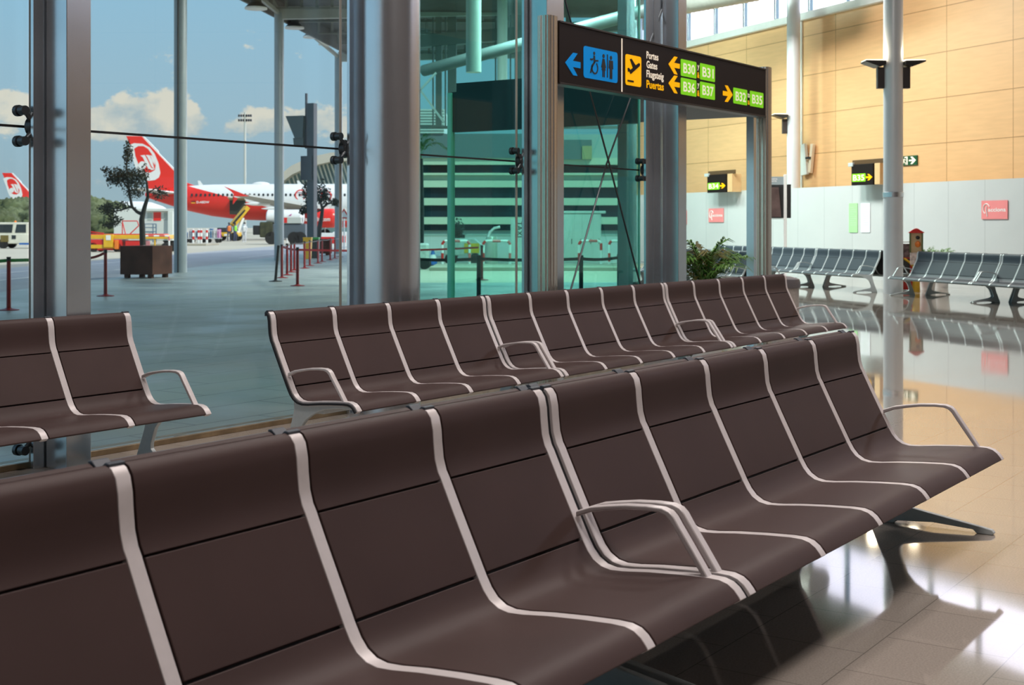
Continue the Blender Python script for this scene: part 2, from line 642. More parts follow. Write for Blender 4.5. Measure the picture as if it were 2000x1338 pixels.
M_PINK = mat('faded red poster', (0.90, 0.27, 0.27), 0.5, var=(2, 0.05))
M_PRINT = mat('white print', (0.92, 0.90, 0.88), 0.5)
for lab, (x0, x1, y0, y1) in (('wide red poster with white lettering on the hoarding above the grey benches', (1918, 1969, 391.5, 428)),
                              ('small red poster with white lettering on the hoarding under gate sign B34', (1385, 1414, 407, 434)),
                              ('red poster half hidden by the steel column beside the palm', (1317, 1342, 411, 438))):
    t, w, h = on_wall(HB, 'poster', lab, 'poster', x0, x1, y0, y1, 0.012, 'red posters on the hoarding')
    MB().box(-w / 2, w / 2, -0.012, 0, 0, h).build('sheet', M_PINK, t)
    mb = MB()
    put_text(mb, 'acciona', -w * 0.24, w * 0.44, h * 0.40, h * 0.60, -0.015, 0.02)
    mb.build('lettering', M_PRINT, t, smooth=False)
    mb = MB()
    c = [(-w * 0.30 + w * 0.13 * math.cos(R(q)), -0.016, h * 0.56 + h * 0.27 * math.sin(R(q))) for q in range(20, 250, 15)]
    mb.tube(c, h * 0.028, 6)
    mb.tube([(-w * 0.29, -0.016, h * 0.70), (-w * 0.30, -0.016, h * 0.45), (-w * 0.26, -0.016, h * 0.15)], h * 0.028, 6)
    mb.build('leaf_emblem', M_PRINT, t)
for lab, c, (x0, x1, y0, y1) in (('tall pale green notice on the hoarding beside a white one', (0.42, 0.80, 0.35), (1659, 1675.5, 397, 454)),
                                 ('tall white notice on the hoarding beside the green one', (0.86, 0.88, 0.92), (1682, 1700, 396.5, 454))):
    t, w, h = on_wall(HB, 'notice_sheet', lab, 'notice', x0, x1, y0, y1, 0.008)
    MB().box(-w / 2, w / 2, -0.008, 0, 0, h).build('sheet', mat(lab[:14], c, 0.5, var=(3, 0.03)), t)
    mb = MB()
    for k in range(9):
        zz = h * (0.85 - 0.075 * k)
        mb.box(-w * 0.36, w * (0.36 if k % 3 else 0.1), -0.010, -0.008, zz, zz + h * 0.012)
    mb.build('print_lines', mat('pale grey print', (0.55, 0.68, 0.55), 0.5), t)

# gate signs on brackets over the hoarding
M_SIGNBROWN = mat('dark brown sign enamel', (0.014, 0.0085, 0.0065), 0.5, spec=0.15, var=(3, 0.04))
M_SGREEN = mat('sign green', (0.20, 0.62, 0.01), 0.5, spec=0.1, emit=((0.24, 0.70, 0.02), 0.45))  # glow put into the sign colours so they read brightly
M_SYELLOW = mat('sign yellow', (0.95, 0.45, 0.0), 0.5, spec=0.1, emit=((0.95, 0.49, 0.0), 0.5))
M_SBLUE = mat('sign blue', (0.0, 0.22, 0.60), 0.5, spec=0.1, emit=((0.0, 0.22, 0.60), 0.35))
M_SCREAM = mat('sign cream', (0.93, 0.82, 0.66), 0.4, emit=((0.93, 0.82, 0.66), 0.45))
M_BRONZE = mat('bronze bracket', (0.16, 0.085, 0.035), 0.35, metal=0.4)
for num, (x0, x1, y0, y1), xb in (('B34', (1381, 1418, 341, 376), 1431), ('B35', (1662.5, 1705, 320.5, 361.5), 1718)):
    c = HB - WN * 0.35
    t, w, h = on_wall(c, 'gate_sign', 'brown gate sign reading %s with a yellow arrow, above the hoarding' % num, 'sign', x0, x1, y0, y1, 0)
    MB().box(-w / 2, w / 2, 0, 0.10, 0, h).build('sign_box', M_SIGNBROWN, t, 0.01)
    MB().prism(rrect(-w * 0.46, w * 0.16, h * 0.17, h * 0.55, h * 0.04), 'y', -0.004, 0).build('number_plate', M_SGREEN, t, label='green plate')
    mb = MB()
    put_text(mb, num, -w * 0.41, w * 0.11, h * 0.22, h * 0.50, -0.007, 0.015)
    mb.build('lettering', M_SCREAM, t, smooth=False)
    MB().prism(arrow(w * 0.18, w * 0.47, h * 0.36, h * 0.30, h * 0.09, False), 'y', -0.004, 0).build('arrow', M_SYELLOW, t)
    MB().box(-w / 2, w * 0.9, 0.03, 0.07, h + 0.0, h + 0.12).build('bracket_bar', M_BRONZE, t, 0.01)
    MB().box(-w * 0.62, -w * 0.40, -0.03, 0.12, h - 0.05, h + 0.05).build('bracket_clamp', M_SILVER2, t, 0.01)
    MB().box(w * 0.56, w * 0.80, 0.0, 0.34, h * 0.0, h + 0.0).build('timber_arm', mat('maple arm', (0.72, 0.46, 0.22), 0.45, var=(6, 0.05)), t, 0.01)
t, w, h = on_wall(WB, 'exit_sign', 'green exit sign with running figure and arrow on the timber wall', 'sign', 1757, 1793, 304.5, 323, 0.0)
MB().box(-w / 2, w / 2, -0.04, 0, 0, h).build('sign_board', mat('exit green', (0.006, 0.075, 0.022), 0.4), t)
mb = MB().box(-w * 0.06, w * 0.0, -0.045, -0.04, h * 0.08, h * 0.9).box(-w * 0.14, w * 0.0, -0.045, -0.04, h * 0.8, h * 0.92)
mb.tube([(-w * 0.26, -0.042, h * 0.12), (-w * 0.2, -0.042, h * 0.42), (-w * 0.17, -0.042, h * 0.68)], h * 0.055, 6)
mb.tube([(-w * 0.2, -0.042, h * 0.42), (-w * 0.12, -0.042, h * 0.3), (-w * 0.11, -0.042, h * 0.1)], h * 0.045, 6)
mb.tube([(-w * 0.3, -0.042, h * 0.5), (-w * 0.19, -0.042, h * 0.66), (-w * 0.1, -0.042, h * 0.56)], h * 0.04, 6)
mb.ball((-w * 0.15, -0.042, h * 0.82), h * 0.07, 0.004, h * 0.07)
mb.build('running_figure', M_SCREAM, t)
MB().prism(arrow(w * 0.08, w * 0.45, h * 0.5, h * 0.78, h * 0.16, False), 'y', -0.045, -0.04).build('arrow', M_SCREAM, t)
# V-shaped white wall louvre
t, w, h = on_wall(WB, 'wall_louvre', 'white V-shaped pair of boards on the timber wall beside the trim', 'louvre', 1567, 1597, 281, 342, 0.0)
MB().obox((-w * 0.22, -0.10, h * 0.5), (w * 0.40, 0.10, h), Matrix.Rotation(R(-7), 3, 'Y')).build('board', M_WHITE, t, 0.01)
MB().obox((w * 0.28, -0.10, h * 0.52), (w * 0.16, 0.10, h * 0.92), Matrix.Rotation(R(9), 3, 'Y')).build('board', mat('cream board', (0.78, 0.66, 0.50), 0.5), t, 0.01)
MB().obox((w * 0.18, -0.17, h * 0.54), (w * 0.3, 0.04, 0.06), Matrix()).build('clamp', M_BLACK, t)

# round hall columns with uplights
M_HALLCOL = mat('hall column paint', (0.78, 0.80, 0.82), 0.32, metal=0.1, var=(2.0, 0.03))


def round_column(name, r, d, rad, z1, m=M_HALLCOL):
    q = at(r, d)
    o = MB().lathe([(rad, 0), (rad, z1)], 40).build(name, m, angle=50, kind='structure')
    o.location = (q.x, q.y, 0)
    return o


M_LAMPGLOW = mat('lamp glow', (0.9, 0.85, 0.7), 0.4, emit=((1.0, 0.9, 0.72), 1.6))


def uplight(r, d, z, side, label):
    q = at(r, d, z)
    t = thing('wall_uplight', label, 'lamp', q, VR + (0 if side > 0 else PI), 'uplights on the hall columns')
    MB().box(0.199, 0.34, -0.07, 0.07, -0.14, 0.30).build('bracket', mat('bronze brown metal', (0.06, 0.05, 0.048), 0.4), t, 0.01)
    MB().prism([(0.20, 0.42), (0.20, 0.34), (0.34, 0.30), (0.62, 0.40), (0.62, 0.43)], 'y', -0.22, 0.22).build('shade', mat('uplight shade', (0.035, 0.033, 0.03), 0.4), t, 0.008)
    MB().box(0.20, 0.61, -0.21, 0.21, 0.43, 0.445).build('diffuser', M_LAMPGLOW, t)
    lt = bpy.data.lights.new('uplight', 'POINT')
    lt.energy = 14
    lt.color = (1, 0.86, 0.62)
    lt.shadow_soft_size = 0.12
    lo = bpy.data.objects.new('uplight_bulb', lt)
    COL.objects.link(lo)
    lo.parent = t
    lo.location = (0.42, 0, 0.62)


rA, dA = px(1744.5, 28.1), 28.1
round_column('round_column', rA, dA, 0.199, CZ)
uplight(rA, dA, hz(160, dA), 1, 'pale uplight on the round hall column, on the exit sign side')
uplight(rA, dA, hz(160, dA), -1, 'pale uplight on the round hall column, on the side away from the exit sign')
q = at(rA, dA)
ring = thing('column_band', 'thin pale sleeve around the round hall column at head height', 'band', (q.x, q.y, hz(386, dA)))
MB().lathe([(0.2, 0.0), (0.215, 0.01), (0.215, 0.11), (0.2, 0.12)], 32).build('sleeve', M_COLUMN, ring)
dB = 40.2
rB = px(1550, dB)
round_column('round_column', rB, dB, 0.199, CZ)
uplight(rB, dB, hz(252, dB), -1, 'pale uplight on the column between timber wall and white trim')

# silver air duct under the clerestory
t = thing('air_duct', 'ribbed silver ventilation duct in front of the high windows', 'duct')
p0, p1 = at(px(1325, 40.9), 40.9, 8.22), at(px(1600, 36.5), 36.5, 8.22)
pts, rs = [], []
N = 56
for i in range(N + 1):
    pts.append(p0.lerp(p1, i / N))
    rs.append(0.39 if i % 2 else 0.435)
MB().tube(pts, rs, 20).build('duct_tube', mat('galvanised duct', (0.52, 0.51, 0.47), 0.4, metal=0.1, var=(8, 0.05)), t, angle=70)
for f_ in (0.05, 0.55):
    p = p0.lerp(p1, f_)
    MB().tube([p + Vector((0, 0, 0.4)), Vector((p.x, p.y, CZ))], 0.02, 6).build('hanger', M_STEEL, t)

# ------------------------------------------------------------------ glass facade (plane y = 6.75)
GY = 6.75
G_TEAL = glass('teal tinted glass', (0.55, 0.835, 0.80), 0.9)
G_EDGE = mat('green glass edge', (0.22, 0.75, 0.58), 0.15, spec=0.6)
ZJ = 1.975


def fx(x, Y):
    a = (x - 1000) / F
    return Y / (ST - a * CT) * (CT + a * ST)


joints = [-12.0, -6.0, 1.9, fx(57, GY), fx(662, GY), fx(1006, GY), 12.20]
fac = struct('facade_base')
MB().box(-12, 12.9, GY - 0.035, GY + 0.10, 0, 0.035).build('brass_sill', mat('worn brass ledge', (0.30, 0.22, 0.13), 0.38, metal=0.5, var=(9, 0.25)), fac, 0.004)
MB().box(-12, 12.9, GY + 0.10, GY + 0.5, -0.2, -0.004).build('outer_sill', mat('grey stone', (0.3, 0.3, 0.29), 0.7), fac)
for k in range(len(joints) - 1):
    w = struct('window_%d' % (k + 1))
    a, b = joints[k] + 0.008, joints[k + 1] - 0.008
    g = G_TEAL if a > 7.5 else G_CLEAR
    cut = fx(752, GY)
    for (z0, z1) in ((0.036, ZJ - 0.006), (ZJ + 0.006, 4.6), (4.612, 7.2), (7.212, CZ)):
        if a < cut < b:
            MB().box(a, cut - 0.004, GY, GY + 0.012, z0, z1).build('pane', G_CLEAR, w)
            MB().box(cut + 0.004, b, GY, GY + 0.012, z0, z1).build('pane', g, w)
        else:
            MB().box(a, b, GY, GY + 0.012, z0, z1).build('pane', g, w)
    for z in (ZJ, 4.606, 7.206):
        MB().box(a, b, GY - 0.002, GY + 0.014, z - 0.007, z + 0.007).build('silicone_joint', M_BLACK, w)
    if k < len(joints) - 2 and joints[k + 1] > 0:
        MB().tube([(joints[k + 1], GY - 0.014, 0.036), (joints[k + 1], GY - 0.014, CZ)], 0.011, 8).build('tension_rod', mat('bronze rod', (0.42, 0.38, 0.32), 0.35, metal=0.3), w)
MB().box(12.192, 12.208, GY - 0.004, GY + 0.016, 0.03, CZ).build('window_edge', G_EDGE, kind='structure')


def spider(parent, x, z, post):
    """four-armed glass fitting: bolts through the panes, a disc, and a stub to the column"""
    s = MB()
    s.tube([(x, GY - 0.068, z), (x, GY - 0.030, z)], [0.060, 0.070], 20)
    s.tube([(x, GY - 0.076, z), (x, GY - 0.066, z)], [0.044, 0.05], 20)
    s.tube([(x, GY - 0.045, z), (post, GY - 0.045, z)], 0.022, 10)
    o = s.build('spider_fitting', M_DARKSTEEL, parent, angle=50)
    for sx in (-1, 1):
        for sz in (-1, 1):
            bx, bz = x + sx * 0.10, z + sz * 0.088
            m = MB().tube([(x + sx * 0.03, GY - 0.055, z + sz * 0.03), (x + sx * 0.07, GY - 0.058, z + sz * 0.066), (bx, GY - 0.06, bz)], [0.024, 0.014, 0.016], 8)
            m.tube([(bx, GY - 0.085, bz), (bx, GY - 0.040, bz)], 0.027, 14)
            m.tube([(bx, GY - 0.030, bz), (bx, GY - 0.002, bz)], 0.033, 14)
            m.tube([(bx, GY - 0.05, bz), (bx, GY - 0.03, bz)], 0.017, 10)
            m.build('arm', M_DARKSTEEL, o, angle=50)


def mullion(x0, x1, fl0, fl1, jx, box=True):
    c = struct('steel_column')
    if box:
        MB().box(x0, x1, 6.455, 6.640, 0, CZ).build('web', M_STEEL, c, 0.004)
    MB().box(fl0, fl1, 6.652, 6.680, 0, CZ).build('flange', M_STEEL, c, 0.003)
    MB().box((fl0 + fl1) / 2 - 0.05, (fl0 + fl1) / 2 + 0.05, 6.640 if box else 6.575, 6.652, 0, CZ).build('rib', M_STEEL, c, 0.003)
    for z in (0.20, ZJ, 4.606):
        spider(c, jx, z, (fl0 + fl1) / 2)
    return c


a4 = fx(130, 6.455)
mullion(a4, fx(178, 6.455), fx(65.5, 6.652), fx(65.5, 6.652) + 0.30, joints[3] + 0.015)
b2 = fx(683, 6.652)
mullion(0, 0, b2, b2 + 0.36, joints[4] + 0.03, False)
mullion(fx(1068, 6.455) + 0.0, fx(1101.5, 6.455), fx(1024, 6.652), fx(1024, 6.652) + 0.36, joints[5] + 0.03)
mullion(fx(1325, 6.455), fx(1341, 6.455), fx(1262, 6.652), fx(1262, 6.652) + 0.40, 12.20 + 0.03)
mullion(1.75, 1.92, 1.62, 1.98, joints[2])
o = MB().lathe([(0.207, 0), (0.207, CZ)], 48).build('round_column', M_COLUMN, angle=50, kind='structure')
o.location = (fx(766, 6.36), 6.36, 0)
# crossed tie rods in the last bay
tr = struct('trim_1')
def fxy(x, y, Y):
    a = (x - 1000) / F
    d = Y / (ST - a * CT)
    return Vector((d * (CT + a * ST), Y, H + (YH - y) * d / F))
YB = 6.62
pc = fxy(1190, 320, YB)
pa, pb = fxy(1148, 165, YB), fxy(1230, 195, YB + 0.03)
e1, e2 = fxy(1251, 558, YB), fxy(1117, 558, YB + 0.03)
pc2 = pc + Vector((0, 0.03, 0))
for nm, top, mid, bot in (('tie_rod', pa, pc, e1), ('tie_rod', pb, pc2, e2)):
    up = mid + (top - mid) * 3.2
    dn = mid + (bot - mid) * 1.25
    MB().tube([up, mid, dn], 0.0095, 8).build(nm, M_DARKSTEEL, tr)

# glazed lobby outside the teal bays
lob = struct('glass_lobby')
G_LOBBY = glass('lobby glass', (0.80, 0.955, 0.93), 0.9)
MB().box(12.2, 12.215, 6.80, 9.17, 0.0, 2.46).build('side_pane', G_LOBBY, lob)
MB().box(12.17, 12.245, 9.15, 9.20, 0.0, 2.90).build('corner_edge', mat('bright green glass edge', (0.55, 1.0, 0.80), 0.15, spec=0.6), lob)
M_FASCIA = mat('dark slate fascia', (0.035, 0.055, 0.062), 0.5)
MB().box(12.2, 12.3, 6.80, 9.17, 2.46, 2.91).build('fascia', M_FASCIA, lob)
MB().box(12.3, 16.0, 7.15, 9.17, 2.80, 3.02).build('roof_slab', M_FASCIA, lob)
MB().box(15.9, 16.0, 7.15, 7.25, 0, 2.80).build('roof_post', M_STEEL, lob)
# outer glass wall of the hall wing
wg = struct('window_7')
p, q = Vector((16.02, 9.2, 0)), at(LW.x, LW.y)
dv = (q - p).normalized()
mb = MB()
nv = Vector((-dv.y, dv.x, 0))
L = (q - p).length
rot = Matrix.Rotation(math.atan2(dv.y, dv.x), 3, 'Z')
MB().obox((p + q) / 2 + Vector((0, 0, CZ / 2)), (L, 0.014, CZ), rot).build('pane', G_LOBBY, wg)
k = 0.0
while k < L:
    c = p + dv * k
    MB().obox(c + Vector((0, 0, CZ / 2)) - nv * 0.06, (0.08, 0.12, CZ), rot).build('mullion', M_STEEL, wg)
    k += 6.0

# ------------------------------------------------------------------ hanging sign between fluted posts
SY = 6.03
sg = thing('direction_sign', 'long dark brown sign with blue, yellow and green panels between two fluted steel posts', 'sign')
SX0, SX1, SZ0, SZ1 = 9.52, 13.715, 2.588, 3.11
MB().box(SX0, SX1, SY, SY + 0.10, SZ0, SZ1).build('sign_panel', M_SIGNBROWN, sg, 0.004)
mb = MB()
for a in ((SX0, SX1, SZ1 - 0.012, SZ1 + 0.004), (SX0, SX1, SZ0 - 0.004, SZ0 + 0.012)):
    mb.box(a[0], a[1], SY - 0.010, SY + 0.11, a[2], a[3])
mb.build('panel_rim', mat('sign rim', (0.020, 0.015, 0.013), 0.35), sg, 0.002)


def flute(cx, cy):
    out = []
    N = 72
    for i in range(N):
        a = 2 * PI * i / N
        r = 1 - 0.10 * (0.5 + 0.5 * math.cos(a * 14))
        ex = 0.082 * abs(math.cos(a)) ** 0.7 * math.copysign(1, math.cos(a))
        ey = 0.075 * abs(math.sin(a)) ** 0.7 * math.copysign(1, math.sin(a))
        out.append((cx + ex * r, cy + ey * r))
    return out


for cx in (9.425, 13.80):
    MB().prism(flute(cx, SY + 0.055), 'z', 0, 3.14).build('fluted_post', M_STAINLESS, sg, angle=30, label='fluted stainless post')
YF = SY - 0.004
MB().prism(arrow(9.613, 9.855, 2.772, 0.19, 0.052), 'y', YF, SY).build('blue_arrow', M_SBLUE, sg)
MB().prism(rrect(9.908, 10.487, 2.674, 2.946, 0.028), 'y', YF, SY).build('toilet_panel', M_SBLUE, sg, label='blue toilet panel')
ic = MB()
yi0, yi1 = SY - 0.008, YF
def disc(mb, x, z, r, n=16, y0=None, y1=None):
    mb.prism([(x + r * math.cos(2 * PI * i / n), z + r * math.sin(2 * PI * i / n)) for i in range(n)], 'y', y0 or yi0, y1 or yi1)
# wheelchair user
disc(ic, 10.078, 2.897, 0.015)
ic.prism([(10.066, 2.878), (10.09, 2.878), (10.095, 2.82), (10.07, 2.815)], 'y', yi0, yi1)
ic.prism([(10.075, 2.825), (10.095, 2.822), (10.052, 2.776), (10.028, 2.722), (10.008, 2.722), (10.032, 2.79)], 'y', yi0, yi1)
ic.prism([(10.08, 2.862), (10.045, 2.832), (10.012, 2.834), (10.012, 2.846), (10.05, 2.85)], 'y', yi0, yi1)
arc = [(10.088 + 0.056 * math.cos(R(q)), 2.772 + 0.056 * math.sin(R(q))) for q in range(-200, 70, 15)]
arc2 = [(10.088 + 0.042 * math.cos(R(q)), 2.772 + 0.042 * math.sin(R(q))) for q in range(-200, 70, 15)]
for i in range(len(arc) - 1):
    ic.prism([arc[i], arc[i + 1], arc2[i + 1], arc2[i]], 'y', yi0, yi1)
ic.prism([(10.095, 2.842), (10.145, 2.846), (10.148, 2.833), (10.10, 2.828)], 'y', yi0, yi1)
# woman, bar, man
disc(ic, 10.238, 2.890, 0.018)
ic.prism([(10.222, 2.866), (10.254, 2.866), (10.278, 2.79), (10.266, 2.786), (10.258, 2.80), (10.272, 2.765), (10.204, 2.765), (10.218, 2.80), (10.21, 2.786), (10.198, 2.79)], 'y', yi0, yi1)
ic.box(10.218, 10.233, yi0, yi1, 2.705, 2.768).box(10.243, 10.258, yi0, yi1, 2.705, 2.768)
ic.box(10.298, 10.312, yi0, yi1, 2.708, 2.912)
disc(ic, 10.366, 2.888, 0.018)
ic.prism([(10.333, 2.864), (10.399, 2.864), (10.404, 2.79), (10.392, 2.79), (10.388, 2.845), (10.388, 2.70), (10.370, 2.70), (10.368, 2.78), (10.362, 2.70), (10.344, 2.70), (10.344, 2.845), (10.340, 2.79), (10.328, 2.79)], 'y', yi0, yi1)
ic.build('toilet_pictograms', M_BLACK, sg, smooth=False)
MB().box(10.560, 10.574, YF, SY, 2.605, 3.083).build('divider', M_SCREAM, sg)
MB().prism(rrect(10.632, 10.922, 2.675, 2.952, 0.026), 'y', YF, SY).build('departure_panel', M_SYELLOW, sg, label='yellow panel with rising aircraft')
ic = MB()
ic.prism([(10.672, 2.792), (10.692, 2.800), (10.720, 2.777), (10.888, 2.866), (10.894, 2.888), (10.872, 2.893), (10.812, 2.866), (10.735, 2.919), (10.705, 2.910), (10.760, 2.838), (10.716, 2.815), (10.686, 2.832), (10.664, 2.825)], 'y', yi0, yi1)
ic.box(10.665, 10.775, yi0, yi1, 2.705, 2.722)
ic.build('aircraft_pictogram', M_SIGNBROWN, sg, smooth=False)
mb = MB()
capbox = (0.0, 0.70)
put_text(mb, 'Portes', 11.022, 11.252, 2.953, 3.018, YF, 0.022, capbox)
put_text(mb, 'Gates', 11.022, 11.231, 2.866, 2.931, YF, 0.022, capbox)
put_text(mb, 'Flugsteig', 11.022, 11.358, 2.780, 2.845, YF, 0.022, capbox)
mb.build('lettering', M_SCREAM, sg, smooth=False)
mb = MB()
put_text(mb, 'Puertas', 11.022, 11.360, 2.681, 2.752, YF, 0.024, capbox)
mb.build('lettering', M_SYELLOW, sg, smooth=False, label='yellow lettering')
for zc in (2.942, 2.760):
    MB().prism(arrow(11.461, 11.688, zc, 0.168, 0.046), 'y', YF, SY).build('arrow', M_SYELLOW, sg)
MB().prism(arrow(12.649, 12.878, 2.763, 0.168, 0.046, False), 'y', YF, SY).build('arrow', M_SYELLOW, sg)
for s_, x0, x1, z0, z1 in (('B30', 11.714, 12.043, 2.855, 3.018), ('B31', 12.127, 12.459, 2.857, 3.019), ('B36', 11.714, 12.043, 2.676, 2.838), ('B37', 12.127, 12.459, 2.676, 2.836), ('B32', 12.897, 13.235, 2.678, 2.842), ('B35', 13.309, 13.654, 2.680, 2.843)):
    p_ = MB().prism(rrect(x0, x1, z0, z1, 0.014), 'y', YF, SY).build('gate_plate', M_SGREEN, sg)
    mb = MB()
    w = x1 - x0
    put_text(mb, s_, x0 + w * 0.13, x0 + w * 0.88, z0 + 0.030, z0 + 0.128, SY - 0.008, 0.015)
    mb.build('lettering', M_SCREAM, p_, smooth=False)
mb, my = MB(), MB()
for zc in (2.895, 2.715):
    put_text(mb, 'y', 12.064, 12.106, zc + 0.042, zc + 0.098, YF, 0.02)
    put_text(my, '&', 12.060, 12.110, zc - 0.03, zc + 0.03, YF, 0.03)
put_text(mb, 'to', 13.246, 13.298, 2.765, 2.815, YF, 0.02)
put_text(my, 'a', 13.252, 13.292, 2.69, 2.735, YF, 0.03)
mb.build('small_lettering', M_SCREAM, sg, smooth=False)
my.build('small_lettering', M_SYELLOW, sg, smooth=False)

# ------------------------------------------------------------------ palm, bin, screen stand, machines
rnd = random.Random(5)


def palm(name, label, loc, h, n, spread, m_leaf, pot=True, seed=1, pr=0.24, ph=0.45, yellow=None):
    rn = random.Random(seed)
    t = thing(name, label, 'plant', loc)
    if pot:
        MB().lathe([(pr * 0.75, 0), (pr, ph), (pr * 1.05, ph), (pr * 1.05, ph + 0.03), (pr * 0.9, ph + 0.03)], 24).build('pot', M_WHITE, t)
    fo, dry = MB(), MB()
    for i in range(n):
        a = 2 * PI * i / n + rn.uniform(-0.3, 0.3)
        L = h * rn.uniform(0.8, 1.15)
        lean = rn.uniform(0.25, 1.0) * spread
        pts = []
        for j in range(9):
            s = j / 8
            rad = lean * s ** 1.5 * 1.0
            zz = ph + L * (s - 0.42 * s ** 2.6 * (0.5 + lean))
            pts.append(Vector((rad * math.cos(a), rad * math.sin(a), zz)))
        fo.tube(pts, [0.010 - 0.001 * j for j in range(9)], 5)
        tgt = dry if (yellow and rn.random() < yellow) else fo
        for j in range(14):
            s = 0.28 + 0.72 * j / 13
            k = s * 8
            i0 = min(int(k), 7)
            p = pts[i0].lerp(pts[i0 + 1], k - i0)
            tan = (pts[i0 + 1] - pts[i0]).normalized()
            for sd in (-1, 1):
                sidev = tan.cross(Vector((0, 0, 1)))
                if sidev.length < 0.1:
                    sidev = Vector((-math.sin(a), math.cos(a), 0))
                sidev = sidev.normalized() * sd
                ll = 0.30 * h * (1.05 - 0.6 * abs(s - 0.55)) * rn.uniform(0.8, 1.15)
                d1 = (sidev * 0.75 + tan * 0.65 + Vector((0, 0, rn.uniform(-0.1, 0.35)))).normalized()
                d2 = (d1 + Vector((0, 0, -0.8))).normalized()
                w = 0.017 * (h / 1.0)
                nrm = d1.cross(Vector((0, 0, 1))).normalized()
                m1 = p + d1 * ll * 0.5
                m2 = m1 + d2 * ll * 0.5
                up = Vector((0, 0, 0.004))
                tgt.add([p, m1 + nrm * w, m2, m1 - nrm * w, m1 + up * 2], [(0, 1, 4), (1, 2, 4), (2, 3, 4), (3, 0, 4)])
    fo.build('foliage', m_leaf, t, smooth=False)
    if yellow:
        dry.build('dry_foliage', mat('yellowing leaf', (0.20, 0.17, 0.035), 0.5, var=(6, 0.3)), t, smooth=False)
    return t


M_PALM = mat('palm leaf green', (0.12, 0.26, 0.05), 0.35, var=(8, 0.5))
q = at(px(1378, 16.2), 16.2)
palm('potted_palm', 'bushy green palm in a pot beside the last steel column', (q.x, q.y, 0), 0.95, 20, 0.62, M_PALM, yellow=0.22, seed=3)
q = at(px(1519, 15.9), 15.9)
t = thing('litter_bin', 'light grey litter bin with a dark domed lid behind the glass wall row', 'bin', (q.x, q.y, 0))
MB().lathe([(0.22, 0), (0.245, 0.02), (0.245, 0.70)], 32).build('body', mat('grey perforated metal', (0.50, 0.46, 0.43), 0.4, metal=0.2, var=(50, 0.12)), t)
MB().lathe([(0.262, 0.68), (0.262, 0.745), (0.25, 0.78), (0.15, 0.81), (0.02, 0.815)], 32).build('lid', mat('bin lid grey', (0.13, 0.12, 0.125), 0.4), t)

dS = 36.5
rS = px(1533, dS)
q = at(rS, dS)
t = thing('information_screen_stand', 'black screen on a white post with a grey header panel, in front of the hoarding', 'screen stand', (q.x, q.y, 0), VR + R(-8))
k = dS / F
MB().box(-0.035, 0.05, -0.05, 0.05, 0, hz(341, dS)).build('post', M_WHITE, t, 0.01)
MB().box(-0.55, -0.035, -0.03, 0.03, hz(363, dS), hz(345, dS)).build('header_panel', mat('grey header', (0.30, 0.36, 0.38), 0.4), t)
mb = MB()
put_text(mb, 'PUERTAS', -0.36, -0.20, hz(351, dS), hz(348.5, dS), -0.034, 0.02)
put_text(mb, 'GATES', -0.36, -0.22, hz(355, dS), hz(352.5, dS), -0.034, 0.02)
mb.build('lettering', M_PRINT, t, smooth=False)
MB().prism([(-0.62, hz(424, dS)), (-0.10, hz(424, dS)), (-0.17, hz(366, dS)), (-0.62, hz(366, dS))], 'y', -0.10, -0.04).build('screen', mat('dim screen', (0.11, 0.075, 0.07), 0.15, var=(3, 0.3)), t)
MB().box(-0.60, 0.16, -0.03, 0.20, hz(426, dS), hz(360, dS)).build('cabinet', M_BLACK, t, 0.01)
MB().box(-0.55, 0.0, -0.06, 0.04, hz(428, dS), hz(426.5, dS)).build('shelf_rail', M_WHITE, t)
MB().box(-0.30, 0.30, -0.20, 0.20, 0, 0.03).build('base_plate', M_STEEL, t)

d0 = 28.9
q = at(px(1789.5, d0) , d0)
kx = d0 / F
t = thing('vending_globe', 'toy vending machine with red pyramid roof on a yellow stand behind the grey benches', 'vending machine', (q.x, q.y, 0), VR + R(-16))
zt = hz(455, d0)
MB().lathe([(0.085, 0), (0.08, 0.03), (0.075, 0.55), (0.12, 0.60)], 20).build('stand', M_YELLOW, t)
MB().box(-0.125, 0.125, -0.125, 0.125, 0.58, 0.84).build('coin_box', mat('striped cream box', (0.62, 0.50, 0.46), 0.4, var=(20, 0.3)), t, 0.01)
MB().box(-0.115, 0.115, -0.115, 0.115, 0.84, zt).build('display_case', mat('tan display', (0.50, 0.36, 0.20), 0.3, var=(5, 0.2)), t)
mb = MB()
for sx in (-1, 1):
    for sy in (-1, 1):
        mb.box(sx * 0.125 - 0.016, sx * 0.125 + 0.016, sy * 0.125 - 0.016, sy * 0.125 + 0.016, 0.84, zt)
mb.build('corner_frame', mat('olive frame', (0.09, 0.12, 0.03), 0.4), t)
MB().ball((0.03, -0.12, 1.02), 0.06, 0.03, 0.07).build('toy', M_ORANGE, t)
MB().ball((0.03, -0.12, 1.16), 0.045, 0.03, 0.04).build('toy', M_BLACK, t)
MB().prism([(-0.165, 0), (0.165, 0), (0.165, 0.01), (0.04, 0.09), (0, 0.10), (-0.04, 0.09), (-0.165, 0.01)], 'y', -0.165, 0.165).build('roof', M_RED, t, 0.01).location = (0, 0, zt)
d1 = 29.6
q = at(px(1766, d1) + 0.02, d1)
t = thing('ride_machine', 'low red and black coin machine between the round hall column and the vending globe', 'coin machine', (q.x, q.y, 0), VR + R(-16))
MB().box(-0.20, 0.22, -0.2, 0.2, 0.02, 0.72).build('cabinet', M_RED, t, 0.02)
MB().box(-0.17, 0.10, -0.215, -0.19, 0.30, 0.70).build('front_panel', M_BLACK, t, 0.01)
MB().box(-0.17, 0.17, -0.17, 0.17, 0.72, 1.02).build('glass_case', mat('murky case', (0.16, 0.10, 0.10), 0.2, var=(12, 0.7)), t, 0.01)
